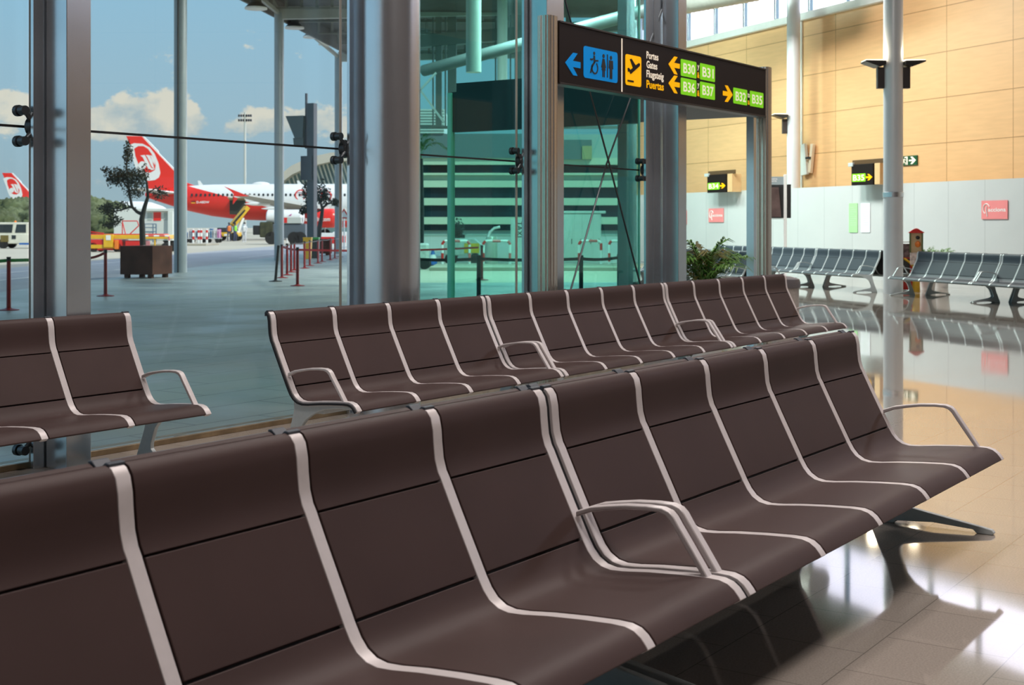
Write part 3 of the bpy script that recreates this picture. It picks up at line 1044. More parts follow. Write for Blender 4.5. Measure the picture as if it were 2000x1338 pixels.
MB().tube([(-0.17, -0.17, 1.02), (-0.1, -0.17, 1.06), (0.1, -0.17, 1.06), (0.17, -0.17, 1.02)], 0.012, 6).build('handrail', M_SILVER, t)
MB().tube([(-0.02, -0.22, 0.70), (0.09, -0.23, 0.62), (0.2, -0.22, 0.50)], 0.025, 8).build('chute', M_YELLOW, t)
for i, x in enumerate((1812, 1838)):
    d2 = 29.8 + 1.0 * i
    q = at(px(x, d2), d2)
    palm('potted_plant', ('feathery green plant tip showing over the grey bench by the vending globe', 'spiky dark plant tip showing over the grey bench, farther from the vending globe')[i], (q.x, q.y, 0), 0.50, 8, 0.28, M_PALM, seed=11 + i, pr=0.2, ph=0.5)

# ------------------------------------------------------------------ outside ground
M_APRON = mat('pale concrete apron', (0.40, 0.365, 0.285), 0.8, var=(0.08, 0.08))
M_ASPH = mat('blue grey asphalt', (0.30, 0.31, 0.325), 0.7, var=(0.6, 0.08))
M_PAVE = tiles('grey stone paving', (0.275, 0.325, 0.315), (0.12, 0.14, 0.14), 1.2, 0.6, 0.5, 0.01, 0.42, 0.12, var=(0.45, 0.30))


def ground_poly(name, pts, z, m):
    vs = [at(r, d, z) for r, d in pts]
    return MB().prism([(v.x, v.y) for v in vs], 'z', z - 0.05, z).build(name, m, kind='structure')


ground_poly('ground_apron', [(-900, -200), (900, -200), (900, 1500), (-900, 1500)], -0.26, M_APRON)
ap = ground_poly('road_asphalt', [(-17.2, -20), (-10.9, -20), (-10.9, 140), (-17.2, 140)], -0.018, M_ASPH)
ap2 = ground_poly('apron_slab', [(-500, -60), (-17.2, -60), (-17.2, 140), (-10.9, 140), (-10.9, 75), (-3.5, 75), (-3.5, 33.5), (60, 36), (300, 200), (300, 900), (-500, 900)], -0.02, M_APRON)
# paving outside the glass
poly = [(-12.4, 6.86), (12.25, 6.86), (16.1, 9.3)] + [(at(4.5, 34).x, at(4.5, 34).y)] + [(at(r, d).x, at(r, d).y) for r, d in ((-3.5, 33.5), (-3.5, 75), (-10.9, 75), (-10.9, -3.3))]
MB().prism(poly, 'z', -0.06, 0).build('ground_paving', M_PAVE, kind='structure')
mk = struct('road_markings')
M_LINE = mat('worn white road paint', (0.55, 0.56, 0.55), 0.7)
for r, d0_, d1_, w in ((-13.5, 34, 41, 0.12), (-13.0, 44, 54, 0.12), (-15.8, 48, 62, 0.12), (-15.5, 38, 45, 0.12), (-12.2, 60, 74, 0.12)):
    vs = [at(r, d0_), at(r + w, d0_), at(r + w, d1_), at(r, d1_)]
    MB().prism([(v.x, v.y) for v in vs], 'z', -0.017, -0.014).build('stripe', M_LINE, mk)

# ------------------------------------------------------------------ canopy over the paving
cp = struct('canopy')
CH = 10.15
M_CANOPY = mat('dark corrugated roof soffit', (0.075, 0.085, 0.085), 0.6, var=(2, 0.2))
M_BEAM = mat('grey green beam paint', (0.36, 0.38, 0.35), 0.5, var=(1, 0.06))
edge = [(-13.6, 27), (-10.64, 51.4), (-8.38, 69.2), (-7.9, 73)]
E0, E1 = Vector((-10.64, 51.4)), Vector((-8.38, 69.2))
ed = (E1 - E0).normalized()
en = Vector((ed.y, -ed.x))      # towards the building
base_poly = [E0 - ed * 55, E1 + ed * 4, E1 + ed * 4 + en * 9.5, E0 + ed * -8 + en * 14.5, E0 - ed * 28 + en * 18, E0 - ed * 55 + en * 30]  # unseen inner edge widened to keep sun patches off the paving
MB().prism([(at(p.x, p.y).x, at(p.x, p.y).y) for p in base_poly], 'z', CH + 0.75, CH + 1.0).build('roof_deck', M_CANOPY, cp)


def cpt(s, t, z):
    p = E0 + ed * s + en * t
    return at(p.x, p.y, z)


MB().bar(cpt(-55, 0.05, CH + 0.5), cpt(22.2, 0.05, CH + 0.5), 0.1, 1.0).build('edge_fascia', M_CANOPY, cp)
colr = [(px(352.5, 41.17), 41.17), (px(545, 55.38), 55.38), (px(661, 69.6), 69.6)]
for i, (r, d) in enumerate(colr):
    q = at(r, d)
    o = MB().lathe([(0.195, 0), (0.195, CH)], 32).build('canopy_column', mat('teal grey column', (0.30, 0.35, 0.37), 0.4, metal=0.1, var=(2, 0.05)), angle=50, kind='structure')
    o.location = (q.x, q.y, 0)
    if i == 0:
        m = MB().tube([(-0.03, -0.20, 0), (-0.03, -0.20, CH)], 0.022, 8)
        c = m.build('down_pipe', M_BLACK, o)
        c.matrix_parent_inverse = Matrix()
        c.rotation_euler = (0, 0, VR)
for i, (r, d) in enumerate(colr + [(px(352.5, 41.17) - 0.7, 27.0)]):
    a = at(r, d, CH - 0.02)
    rel = Vector((r, d)) - E0
    s_ = rel.dot(ed)
    t_ = rel.dot(en)
    MB().bar(a, cpt(s_ + 1.5, t_ + 9.0, CH + 0.2), 0.28, 0.5).build('cross_beam', M_BEAM, cp)
    MB().bar(a, cpt(s_ - 0.5, 0.3, CH + 0.7), 0.12, 0.16).build('outrigger', M_BEAM, cp)
    MB().bar(a, cpt(s_ - 8.0, t_ - 0.1, CH + 0.75), 0.12, 0.16).build('stringer', M_BEAM, cp)
for k in range(-9, 6):
    s_ = k * 3.6
    m = MB()
    a, b = cpt(s_, 0.4, CH + 0.42), cpt(s_ + 1.2, 9.0, CH + 0.42)
    dirv = (b - a).normalized()
    for e in (-0.3, 0.3):
        m.bar(a + Vector((0, 0, e)), b + Vector((0, 0, e)), 0.10, 0.07)
    Lb = (b - a).length
    kk = int(Lb / 0.62)
    for j in range(kk + 1):
        c = a + dirv * (j * Lb / kk)
        m.bar(c + Vector((0, 0, -0.3)), c + Vector((0, 0, 0.3)), 0.03, 0.16)
    m.build('perforated_joist', mat('pale joist', (0.20, 0.215, 0.20), 0.5, var=(3, 0.1)), cp)
M_LAMPRIM = mat('canopy lamp white', (0.75, 0.75, 0.72), 0.4)
for i, (x, y, d) in enumerate(((500, 17, 50.5), (575, 55, 58.5), (609, 73, 64.0), (638, 87, 69.0))):
    q = at(px(x, d), d, hz(y, d))
    t = thing('canopy_lamp', 'bell-shaped lamp hanging under the canopy edge, %s along from the open sky end' % ('first', 'second', 'third', 'fourth')[i], 'lamp', q, 0, 'lamps under the canopy')
    MB().lathe([(0.18, 0.42), (0.22, 0.22), (0.40, 0.05), (0.40, 0.04)][::-1], 20).build('shade', mat('lamp shade dark', (0.05, 0.06, 0.06), 0.4), t)
    MB().lathe([(0.42, -0.02), (0.42, 0.04)], 20).build('rim', M_LAMPRIM, t)
    MB().tube([(0, 0, 0.40), (0, 0, CH + 0.8 - q.z)], 0.025, 6).build('stem', M_BLACK, t)

# ------------------------------------------------------------------ stanchions
def make_stanchion(label, r, d, m, ht=0.91, lean=0.0):
    q = at(r, d)
    t = thing('barrier_post', label, 'barrier post', (q.x, q.y, 0), VR, 'belt barrier posts')
    MB().lathe([(0.17, 0), (0.17, 0.012), (0.06, 0.03), (0.03, 0.05)], 24).build('base', m, t)
    MB().tube([(0, 0, 0.03), (lean, 0, ht - 0.06)], [0.037, 0.033], 12).build('pole', m, t)
    MB().tube([(lean, 0, ht - 0.07), (lean * 1.08, 0, ht)], 0.036, 12).build('belt_head', M_BLACK, t)
    return t


def belt(t, r, d, r2, d2, m, z=0.83, sag=0.03, w=0.05):
    a = Vector((0, 0, z))
    b = Vector((r2 - r, d2 - d, z))
    g = (b - a).normalized() * 0.05
    a, b = a + g * 0.6, b - g
    pts = []
    for i in range(9):
        s = i / 8
        p = a.lerp(b, s)
        p.z -= sag * 4 * s * (1 - s)
        pts.append(p)
    mb = MB()
    for i in range(8):
        mb.bar(pts[i], pts[i + 1], 0.006, w)
    return mb.build('belt', m, t)


M_BELT = mat('red belt webbing', (0.42, 0.012, 0.022), 0.6)
M_BELTD = mat('black belt webbing', (0.02, 0.015, 0.018), 0.6)
M_BELTG = mat('green belt webbing', (0.02, 0.20, 0.03), 0.6)
sp = [gnd(581, 558.6), gnd(550.5, 543), gnd(560.7, 537.5), gnd(568.4, 531.8), gnd(575, 528), gnd(594.8, 524.3), gnd(605, 519), gnd(621, 514.4), gnd(629, 511.2), gnd(645, 508), gnd(654, 504.8), gnd(664, 502)]
order = ['standing alone in front of the queue with the red belt', 'first in the receding queue, beside the black one', 'second in the receding queue by the canopy column', 'third in the receding queue', 'fourth in the receding queue', 'fifth in the receding queue, before the yellow bin', 'sixth in the receding queue, in front of the yellow bin', 'seventh in the receding queue, beside the dark pylon', 'eighth in the receding queue, past the dark pylon', 'ninth in the receding queue', 'tenth in the receding queue', 'last in the receding queue near the column']
posts = []
for i, (r, d) in enumerate(sp):
    posts.append(make_stanchion('red barrier post ' + order[i], r, d, M_DKRED))
for i in range(1, 11):
    belt(posts[i], *sp[i], *sp[i + 1], M_BELTD, 0.86, 0.02, 0.03)
rb, db = gnd(538, 550)
tb = make_stanchion('black barrier post leaning beside the red ones', rb, db, M_BLACK, 0.92, 0.07)
belt(posts[0], *sp[0], *sp[1], M_BELT, 0.85, 0.02)
belt(posts[0], *sp[0], sp[0][0] + 4.2, sp[0][1] + 3.5, M_BELT, 0.85, 0.05)
e = make_stanchion('red barrier post carrying the far end of the red belt, behind the round column', sp[0][0] + 4.25, sp[0][1] + 3.54, M_DKRED)
r1, d1_ = gnd(17, 606)
t = make_stanchion('red barrier post with a green belt outside the first pane', r1, d1_, M_DKRED, 0.89)
belt(t, r1, d1_, r1 + 0.65, d1_ + 0.9, M_BELTG, 0.83, 0.0, 0.055)
belt(t, r1, d1_, r1 - 2.0, d1_ + 0.4, M_BELTG, 0.83, 0.05, 0.055)
r2, d2_ = gnd(206, 578.5)
t = make_stanchion('red barrier post with a sagging belt in front of the rusty planter', r2, d2_, M_DKRED, 0.935)
belt(t, r2, d2_, r2 - 0.75, d2_ - 0.2, M_DKRED, 0.86, 0.10, 0.05)
# black posts with a belt outside the lobby
bp = []
for i, x in enumerate((800, 935, 1135, 1209)):
    d = 22.0 + (0.8 if i == 3 else 0)
    r = px(x, d)
    bp.append((r, d))
lb = ('mostly hidden by the round steel column', 'in the pane next to the round steel column, through teal glass', 'in the pane with crossing rods, first of two', 'in the pane with crossing rods, second of two')
bo = [make_stanchion('black barrier post ' + lb[i], r, d, M_BLACK, 0.93) for i, (r, d) in enumerate(bp)]
for i in range(3):
    belt(bo[i], *bp[i], *bp[i + 1], M_BELTD, 0.87, 0.02, 0.05)

# ------------------------------------------------------------------ planter trees
M_BARK = mat('olive bark', (0.045, 0.045, 0.04), 0.8, var=(12, 0.3))
M_LEAF = mat('olive leaf', (0.022, 0.036, 0.024), 0.6, var=(5, 0.4))
M_RUST = mat('rusted steel', (0.080, 0.036, 0.026), 0.8, spec=0.15, var=(2.2, 0.35))


def tree(label, loc, trunk, branches, crowns, seed, leaf=0.10, planter=None, rz=VR):
    rn = random.Random(seed)
    t = thing('planted_tree', label, 'tree', loc, rz)
    tr = MB()
    tr.tube(*trunk, 10)
    for b in branches:
        tr.tube(b[0], b[1], 7)
    tr.build('trunk', M_BARK, t)
    fo = MB()
    for (c, rad, n) in crowns:
        for i in range(n):
            while True:
                p = Vector((rn.uniform(-1, 1), rn.uniform(-1, 1), rn.uniform(-1, 1)))
                if p.length < 1:
                    break
            if i % 6 == 0:
                clump = p
            p = clump.lerp(p, 0.62)
            p = Vector((c[0] + p.x * rad[0], c[1] + p.y * rad[0], c[2] + p.z * rad[1]))
            a = Vector((rn.gauss(0, 1), rn.gauss(0, 1), rn.gauss(0, 1))).normalized()
            b = a.orthogonal().normalized()
            s = leaf * rn.uniform(0.6, 1.2)
            fo.add([p - a * s, p + b * s * 0.4, p + a * s, p - b * s * 0.4], [(0, 1, 2, 3)])
    fo.build('foliage', M_LEAF, t, smooth=False)
    return t


rp, dp = px(286, 36.9), 36.9
q = at(rp, dp)
pl = thing('square_planter', 'rusty brown square planter on short feet under the canopy edge', 'planter', (q.x, q.y, 0), VR + R(-17))
zt = hz(480, 36.4)
zb = 0.10
MB().box(-0.50, 0.50, -0.50, 0.50, zb, zt - 0.006).build('box', M_RUST, pl, 0.01)
MB().box(-0.46, 0.46, -0.46, 0.46, zt - 0.05, zt - 0.012).build('soil', mat('soil', (0.03, 0.022, 0.018), 0.9, bump=(30, 0.5)), pl)
for sx in (-0.36, 0.36):
    for sy in (-0.36, 0.36):
        MB().box(sx - 0.06, sx + 0.06, sy - 0.06, sy + 0.06, 0, zb).build('foot', M_RUST, pl)
k = dp / F
def lp(x, y, w=0.0):
    return ((x - 286) * k, w, hz(y, dp) - zt)
tree('slender dark olive tree growing in the rusty planter', (q.x, q.y, zt + 0.012),
     ([lp(279, 480), lp(278, 455), lp(277, 430), lp(280, 415), lp(284, 400), lp(289, 385), lp(287, 360), lp(281, 330)], [0.085, 0.08, 0.075, 0.065, 0.055, 0.045, 0.03, 0.012]),
     [([lp(279, 420), lp(268, 415), lp(258, 405), lp(254, 385), lp(250, 360), lp(247, 320), lp(252, 285)], [0.055, 0.045, 0.04, 0.035, 0.03, 0.02, 0.008]), ([lp(258, 404), lp(240, 410), lp(222, 415), lp(208, 428)], [0.03, 0.022, 0.015, 0.006]), ([lp(252, 370), lp(235, 350), lp(212, 335), lp(203, 326)], [0.025, 0.02, 0.012, 0.005]), ([lp(288, 378), lp(305, 368), lp(330, 385)], [0.025, 0.015, 0.005])],
     [(lp(250, 300), (0.16, 0.40), 300), (lp(236, 345), (0.42, 0.34), 520), (lp(258, 350), (0.42, 0.42), 560), (lp(222, 350), (0.30, 0.30), 200), (lp(278, 345), (0.22, 0.40), 210), (lp(262, 375), (0.40, 0.22), 260), (lp(212, 410), (0.36, 0.24), 380), (lp(224, 430), (0.28, 0.20), 180), (lp(205, 332), (0.12, 0.12), 50), (lp(312, 378), (0.32, 0.22), 190), (lp(240, 402), (0.24, 0.18), 120), (lp(212, 440), (0.24, 0.12), 80)], 4, 0.047)
d2 = 66.0
k = d2 / F
q = at(px(626, d2), d2)
pl2 = thing('square_planter', 'dark red square planter behind the barrier queue', 'planter', (q.x, q.y, 0), VR)
MB().box(-0.5, 0.5, -0.5, 0.5, 0.08, 0.79).build('box', M_RUST, pl2, 0.01)
for sx in (-0.36, 0.36):
    for sy in (-0.36, 0.36):
        MB().box(sx - 0.06, sx + 0.06, sy - 0.06, sy + 0.06, 0, 0.08).build('foot', M_RUST, pl2)
def lq(x, y):
    return ((x - 626) * k, 0, hz(y, d2) - 0.80)
tree('thin olive tree beside the dark pylon and the barrier queue', (q.x, q.y, 0.80),
     ([lq(622, 466), lq(624, 445), lq(628, 425), lq(630, 408), lq(626, 395), lq(622, 380)], [0.13, 0.12, 0.10, 0.08, 0.05, 0.02]),
     [([lq(630, 406), lq(640, 398), lq(652, 396)], [0.06, 0.05, 0.03]), ([lq(628, 410), lq(618, 414), lq(600, 412), lq(590, 414)], [0.05, 0.04, 0.03, 0.02])],
     [(lq(603, 375), (0.45, 0.6), 300), (lq(604, 400), (0.4, 0.5), 200), (lq(626, 375), (0.5, 0.7), 280), (lq(634, 388), (0.4, 0.4), 160), (lq(656, 395), (0.25, 0.25), 120), (lq(594, 412), (0.3, 0.2), 70)], 7, 0.10)

# ------------------------------------------------------------------ dark pylon, bins and small street furniture
dP = 61.0
k = dP / F
q = at(px(609.5, dP), dP)
t = thing('signal_pylon', 'tall dark square pylon with a hooded box and a flat panel, behind the barrier queue', 'pylon', (q.x, q.y, 0), VR + R(-20))
M_PYLON = mat('dark slate paint', (0.055, 0.07, 0.085), 0.45, var=(2, 0.08))
MB().box(-0.17, 0.17, -0.17, 0.17, 0, hz(202, dP)).build('shaft', M_PYLON, t, 0.01)
MB().box(-0.33, -0.25, -0.05, 0.05, hz(290, dP), hz(182, dP)).build('side_mast', M_PYLON, t)
for y in (214, 240, 265):
    MB().box(-0.26, -0.16, -0.03, 0.03, hz(y + 1.5, dP), hz(y - 1.5, dP)).build('bracket', M_PYLON, t)
M_HOOD = mat('grey teal hood', (0.10, 0.135, 0.14), 0.5)
z0, z1, z2 = hz(286, dP), hz(270, dP), hz(226, dP)
mb = MB().loft([[(-0.75, -0.25, z1), (-0.35, -0.25, z1), (-0.35, 0.25, z1), (-0.75, 0.25, z1)], [(-1.22, -0.25, z2), (-0.30, -0.25, z2), (-0.30, 0.25, z2), (-1.22, 0.25, z2)]])
mb.build('hood', M_HOOD, t)
MB().prism([(-0.82, z0), (-0.34, z0), (-0.34, z1), (-0.86, z1 + 0.02)], 'y', -0.2, 0.2).build('lamp_box', M_HOOD, t)
MB().box(-0.44, 0.10, -0.26, -0.17, hz(352, dP), hz(305, dP)).build('flat_panel', M_PYLON, t)
q = at(px(601, 58.3), 58.3)
t = thing('yellow_bin', 'yellow litter bin behind the red barrier posts', 'bin', (q.x, q.y, 0), VR)
MB().prism([(-0.16, 0), (0.13, 0), (0.18, 0.88), (-0.18, 0.88)], 'y', -0.17, 0.17).build('body', M_YELLOW, t, 0.01)
MB().box(-0.19, 0.19, -0.19, 0.19, 0.88, 0.93).build('lid', M_YELLOW, t, 0.01)
q = at(px(615, 59.6), 59.6)
t = thing('black_bin', 'black litter bin with a green lid at the foot of the dark pylon', 'bin', (q.x, q.y, 0), VR)
MB().prism([(-0.17, 0), (0.17, 0), (0.2, 0.82), (-0.2, 0.82)], 'y', -0.17, 0.17).build('body', M_BLACK, t, 0.01)
MB().box(-0.2, 0.2, -0.2, 0.2, 0.82, 0.92).build('lid', M_GREEN, t, 0.02)


def hoop_barrier(name, label, r, d, w, h, m1, m2, group=None, rz=0.0, bars=0):
    """tubular hoop, banded in two colours"""
    q = at(r, d)
    t = thing(name, label, 'barrier', (q.x, q.y, -0.02 if d > 30 else 0), VR + rz, group)
    rr = 0.13
    path = [(-w / 2, 0, 0), (-w / 2, 0, h - rr)]
    for i in range(1, 5):
        a = PI - PI / 2 * i / 4
        path.append((-w / 2 + rr + rr * math.cos(a), 0, h - rr + rr * math.sin(a)))
    path.append((w / 2 - rr, 0, h))
    for i in range(1, 5):
        a = PI / 2 - PI / 2 * i / 4
        path.append((w / 2 - rr + rr * math.cos(a), 0, h - rr + rr * math.sin(a)))
    path.append((w / 2, 0, 0))
    fine = []
    for a, b in zip(path, path[1:]):
        a, b = Vector(a), Vector(b)
        n_ = max(1, int((b - a).length / 0.09))
        fine += [a.lerp(b, i / n_) for i in range(n_)]
    fine.append(Vector(path[-1]))
    MB().tube(fine, 0.045, 8).build('hoop', m1, t)
    if m2:
        band = MB()
        n_ = len(fine)
        seg = 3
        i = 1
        while i + seg < n_:
            band.tube(fine[i:i + seg + 1], 0.0475, 8)
            i += 2 * seg
        band.build('bands', m2, t, label='red bands')
    for j in range(bars):
        x = -w / 2 + (j + 1) * w / (bars + 1)
        MB().tube([(x, 0, 0.15), (x, 0, h)], 0.03, 6).build('upright', m1, t)
    return t


GHB = 'red and white hoop barriers'
for i, x in enumerate((377.5, 388, 393, 404)):
    d = 103.0
    r = px(x, d)
    q = at(r, d)
    t = thing('striped_bollard', 'red and white striped bollard on the kerb, %s from the canopy column' % ('first', 'second', 'third', 'fourth')[i], 'bollard', (q.x, q.y, -0.02 + (0.14)), VR, 'striped bollards on the kerb')
    MB().lathe([(0.085, 0), (0.085, 1.02), (0.05, 1.08)], 14).build('tube', M_WHITE, t)
    m = MB().lathe([(0.088, 0.28), (0.088, 0.52)], 14)
    m.build('band', M_RED, t)
    MB().lathe([(0.088, 0.80), (0.088, 1.0)], 14).build('band', M_RED, t)
r, d = gnd(380, 479)
q = at(px(372, d), d)
o = MB().box(-3.6, 1.4, -1.0, 3.4, -0.02, 0.118).build('kerb_island', mat('pale kerb concrete', (0.37, 0.335, 0.26), 0.8, var=(1, 0.06)), bevel=0.03, kind='structure')
o.location = (q.x, q.y, 0)
o.rotation_euler = (0, 0, VR)
# cage barrier, signs by the apron road
r, d = gnd(577, 474)
hoop_barrier('cage_barrier', 'white cage barrier with orange foot on the apron road beside the canopy column', r, d, 1.45, 1.05, M_WHITE, None, None, 0, 3)
q = at(px(584, d - 2), d - 2)
t = thing('traffic_board', 'blue and white road board with an orange base beside the cage barrier', 'road board', (q.x, q.y, -0.02), VR)
MB().box(-0.35, 0.35, -0.04, 0.04, 0.35, 1.1).build('board', M_WHITE, t)
MB().box(-0.1, 0.1, -0.05, -0.04, 0.5, 1.0).build('stripe', M_BLUE, t)
MB().box(-0.45, 0.4, -0.2, 0.2, 0, 0.35).build('base', M_ORANGE, t, 0.03)
r, d = px(672, 72), 72
q = at(r, d)
t = thing('warning_sign', 'triangular red-edged warning sign on a thin post beyond the barrier queue', 'road sign', (q.x, q.y, 0), VR)
MB().tube([(0, 0, 0), (0, 0, hz(416, d))], 0.04, 8).build('post', M_STEEL, t)
zz = hz(427, d)
MB().prism([(-0.34, zz), (0.34, zz), (0, zz + 0.55)], 'y', -0.06, -0.04).build('plate', M_RED, t)
MB().prism([(-0.21, zz + 0.07), (0.21, zz + 0.07), (0, zz + 0.42)], 'y', -0.065, -0.06).build('face', M_WHITE, t)
for i, (x, w_, h_, d) in enumerate(((641, 1.7, 1.0, 88), (666, 1.2, 1.05, 93))):
    q = at(px(x, d), d)
    t = thing('plastic_barrier', ('red and white plastic barrier beyond the barrier queue, beside the thin tree', 'red and white plastic barrier beyond the barrier queue, by the far canopy column')[i], 'barrier', (q.x, q.y, -0.02), VR, None)
    MB().prism([(-w_ / 2, 0), (w_ / 2, 0), (w_ / 2 - 0.06, h_), (-w_ / 2 + 0.06, h_)], 'y', -0.2, 0.2).build('body', M_WHITE, t, 0.03)
    MB().box(-w_ / 2 + 0.25, w_ / 2 - 0.25, -0.22, 0.22, h_ * 0.3, h_ * 0.75).build('red_panel', M_RED, t, 0.03)

# ------------------------------------------------------------------ airliners
def airliner_material():
    m = mat('airliner paint', (0.80, 0.80, 0.79), 0.28, var=(1.0, 0.02))
    n, l = nt(m)
    b = n['Principled BSDF']
    tc = next(x for x in n if x.type == 'TEX_COORD')
    sx = n.new('ShaderNodeSeparateXYZ')
    l.new(tc.outputs['Object'], sx.inputs['Vector'])
    # red below a sweep that runs from the fin root down to the belly
    ma = n.new('ShaderNodeMath')
    ma.operation = 'MULTIPLY_ADD'
    ma.inputs[1].default_value = 0.262
    l.new(sx.outputs['X'], ma.inputs[0])
    l.new(sx.outputs['Z'], ma.inputs[2])
    gt = n.new('ShaderNodeMath')
    gt.operation = 'LESS_THAN'
    gt.inputs[1].default_value = 6.93
    l.new(ma.outputs[0], gt.inputs[0])
    mx = n.new('ShaderNodeMix')
    mx.data_type = 'RGBA'
    l.new(gt.outputs[0], mx.inputs[0])
    l.new(b.inputs['Base Color'].links[0].from_socket, mx.inputs[6])
    mx.inputs[7].default_value = (0.78, 0.028, 0.018, 1)
    l.new(mx.outputs[2], b.inputs['Base Color'])
    return m


M_JET = airliner_material()
M_JETRED = mat('airliner red paint', (0.78, 0.028, 0.018), 0.28, var=(1, 0.03))
M_JETGREY = mat('aerofoil grey', (0.36, 0.37, 0.34), 0.4, var=(0.5, 0.05))


def make_airliner(label, loc, rz):
    t = thing('airliner', label, 'aircraft', loc, rz)
    secs = [(-0.9, 0.12, 4.95, 0.20), (0.0, 0.45, 4.90, 0.55), (2.0, 0.95, 4.72, 1.02), (4.0, 1.30, 4.52, 1.42), (6.5, 1.65, 4.31, 1.76), (9.5, 1.92, 4.14, 1.97), (12, 1.975, 4.10, 2.03), (23, 1.975, 4.10, 2.03), (25, 1.85, 4.02, 1.90), (27, 1.35, 3.80, 1.40), (28.3, 0.7, 3.62, 0.75), (28.9, 0.1, 3.55, 0.12)]
    rings = [[(x, w * math.cos(2 * PI * i / 28), zc + h * math.sin(2 * PI * i / 28)) for i in range(28)] for x, w, zc, h in secs]
    fz = MB().loft(rings).build('fuselage', M_JET, t, angle=50)
    for i in range(37):
        x = 4.6 + i * 0.495
        if i == 0:
            w0 = MB().prism([(x2 * 0.12, z2 * 0.17) for x2, z2 in ((math.cos(2 * PI * j / 10), math.sin(2 * PI * j / 10)) for j in range(10))], 'y', -0.05, 0.02).build('cabin_window', M_DARKGLASS, fz)
            o = w0
        else:
            o = w0.copy()
            COL.objects.link(o)
            o.parent = fz
        w_ = 1.45 + min(max((x - 4.6) / 5, 0), 1) * 0.36
        o.location = (x, -w_ - (0.0 if x < 9.6 else 0.02), 4.88)
    # fin
    fin = [(-3.02, 11.45), (-1.28, 11.42), (2.45, 7.45), (3.65, 6.30), (4.6, 5.95), (4.6, 5.4), (-0.25, 5.15), (-0.55, 5.6)]
    fo = MB()
    n_ = len(fin)
    cx = sum(p[0] for p in fin) / n_
    fo.prism(fin, 'y', -0.14, 0.14)
    f_ = fo.build('fin', M_JETRED, t, 0.05)
    MB().prism([(-1.28, 11.45), (-1.02, 11.40), (0.5, 9.85), (0.62, 9.55), (2.75, 7.40), (2.45, 7.40), (0.35, 9.45)], 'y', -0.10, 0.10).build('leading_edge', M_WHITE, f_, 0.03)
    # white swirl
    def sw(u, v):
        return (-3.0 + u, 11.45 - v)
    k = 1 / 17.6 / 5.82
    def sp_(x, y):          # points read in the fin close-up
        X = 190 + x / 5.82
        Y = 250 + y / 5.82
        return ((X - 300) / 17.6, 1.397 + (YH - Y) * 150 / F)
    white = MB()
    yy0, yy1 = -0.165, -0.14
    outer = [(350, 200), (420, 172), (520, 178), (600, 220), (655, 290), (700, 400), (722, 510), (705, 560), (660, 590), (590, 600), (530, 585), (470, 520), (440, 450), (405, 330), (375, 260)]
    inner = [(425, 235), (470, 205), (530, 205), (580, 235), (620, 290), (650, 350), (668, 420), (660, 475), (610, 505), (550, 500), (505, 470), (470, 400), (440, 320)]
    oo = [sp_(*p) for p in outer]
    ii = [sp_(*p) for p in inner]
    white.prism(oo, 'y', yy0, yy1)
    white.build('logo_field', M_WHITE, f_, smooth=False, label='white swirl emblem')
    MB().prism(ii, 'y', -0.19, -0.165).build('logo_inner', M_JETRED, f_, smooth=False)
    ay = MB()
    y0, y1 = -0.215, -0.19
    cxy = sp_(518, 425)
    ay.prism([(cxy[0] + 0.43 * math.cos(2 * PI * i / 18), cxy[1] + 0.47 * math.sin(2 * PI * i / 18)) for i in range(18)], 'y', y0, y1)
    for pts in ([(495, 312), (545, 305), (585, 380), (615, 450), (660, 468), (625, 478), (585, 462), (555, 400), (525, 335)], [(555, 305), (600, 308), (630, 370), (648, 440), (655, 465), (625, 440), (600, 385), (575, 330)], [(605, 310), (628, 312), (655, 360), (660, 420), (640, 390), (622, 345)]):
        ay.prism([sp_(*p) for p in pts], 'y', y0, y1)
    ay.build('logo_letters', M_WHITE, f_, smooth=False)
    # tail planes, wings, engines
    for s in (-1, 1):
        MB().loft([[(0.6, s * 0.8, 4.95), (3.6, s * 0.8, 5.0), (3.4, s * 0.8, 5.15), (0.7, s * 0.8, 5.1)], [(-0.8, s * 6.2, 5.42), (0.5, s * 6.2, 5.42), (0.5, s * 6.2, 5.50), (-0.8, s * 6.2, 5.50)]]).build('tail_plane', M_WHITE, t)
        MB().loft([[(15.5, s * 1.7, 3.05), (22.8, s * 1.7, 2.8), (22.6, s * 1.7, 3.35), (15.5, s * 1.7, 3.30)], [(15.0, s * 6.2, 3.40), (19.4, s * 6.2, 3.3), (19.3, s * 6.2, 3.65), (15.0, s * 6.2, 3.58)], [(12.3, s * 16.5, 4.45), (13.9, s * 16.5, 4.42), (13.8, s * 16.5, 4.58), (12.3, s * 16.5, 4.56)]]).build('wing', M_JETGREY, t, angle=40)
        MB().prism([(12.2, 4.4), (13.8, 4.4), (12.3, 5.0), (11.3, 5.4), (12.0, 4.9), (12.3, 4.6), (12.2, 3.6), (12.7, 4.2)], 'y', s * 16.5 - 0.05, s * 16.5 + 0.05).build('winglet', M_JETRED, t)
        for fy in (6.5, 10.5):
            c = 14.6 - (fy - 6.5) * 0.25
            MB().loft([[(c + j * 0.6 + 0, s * fy + 0.16 * math.cos(a) * e, 3.25 + (fy - 6) * 0.11 + 0.2 * math.sin(a) * e) for a in [2 * PI * i / 8 for i in range(8)]] for j, e in ((-2.4, 0.1), (-1, 0.9), (1, 1.0), (2, 0.3))]).build('flap_fairing', M_WHITE, t)
        er = [(17.6, 0.62), (18.0, 0.85), (19.2, 1.02), (20.6, 1.02), (21.1, 0.94), (21.2, 0.80)]
        e_ = MB().loft([[(x, s * 5.75 + r_ * math.cos(2 * PI * i / 24), 2.30 + r_ * math.sin(2 * PI * i / 24)) for i in range(24)] for x, r_ in er]).build('engine', M_JETRED, t, angle=50)
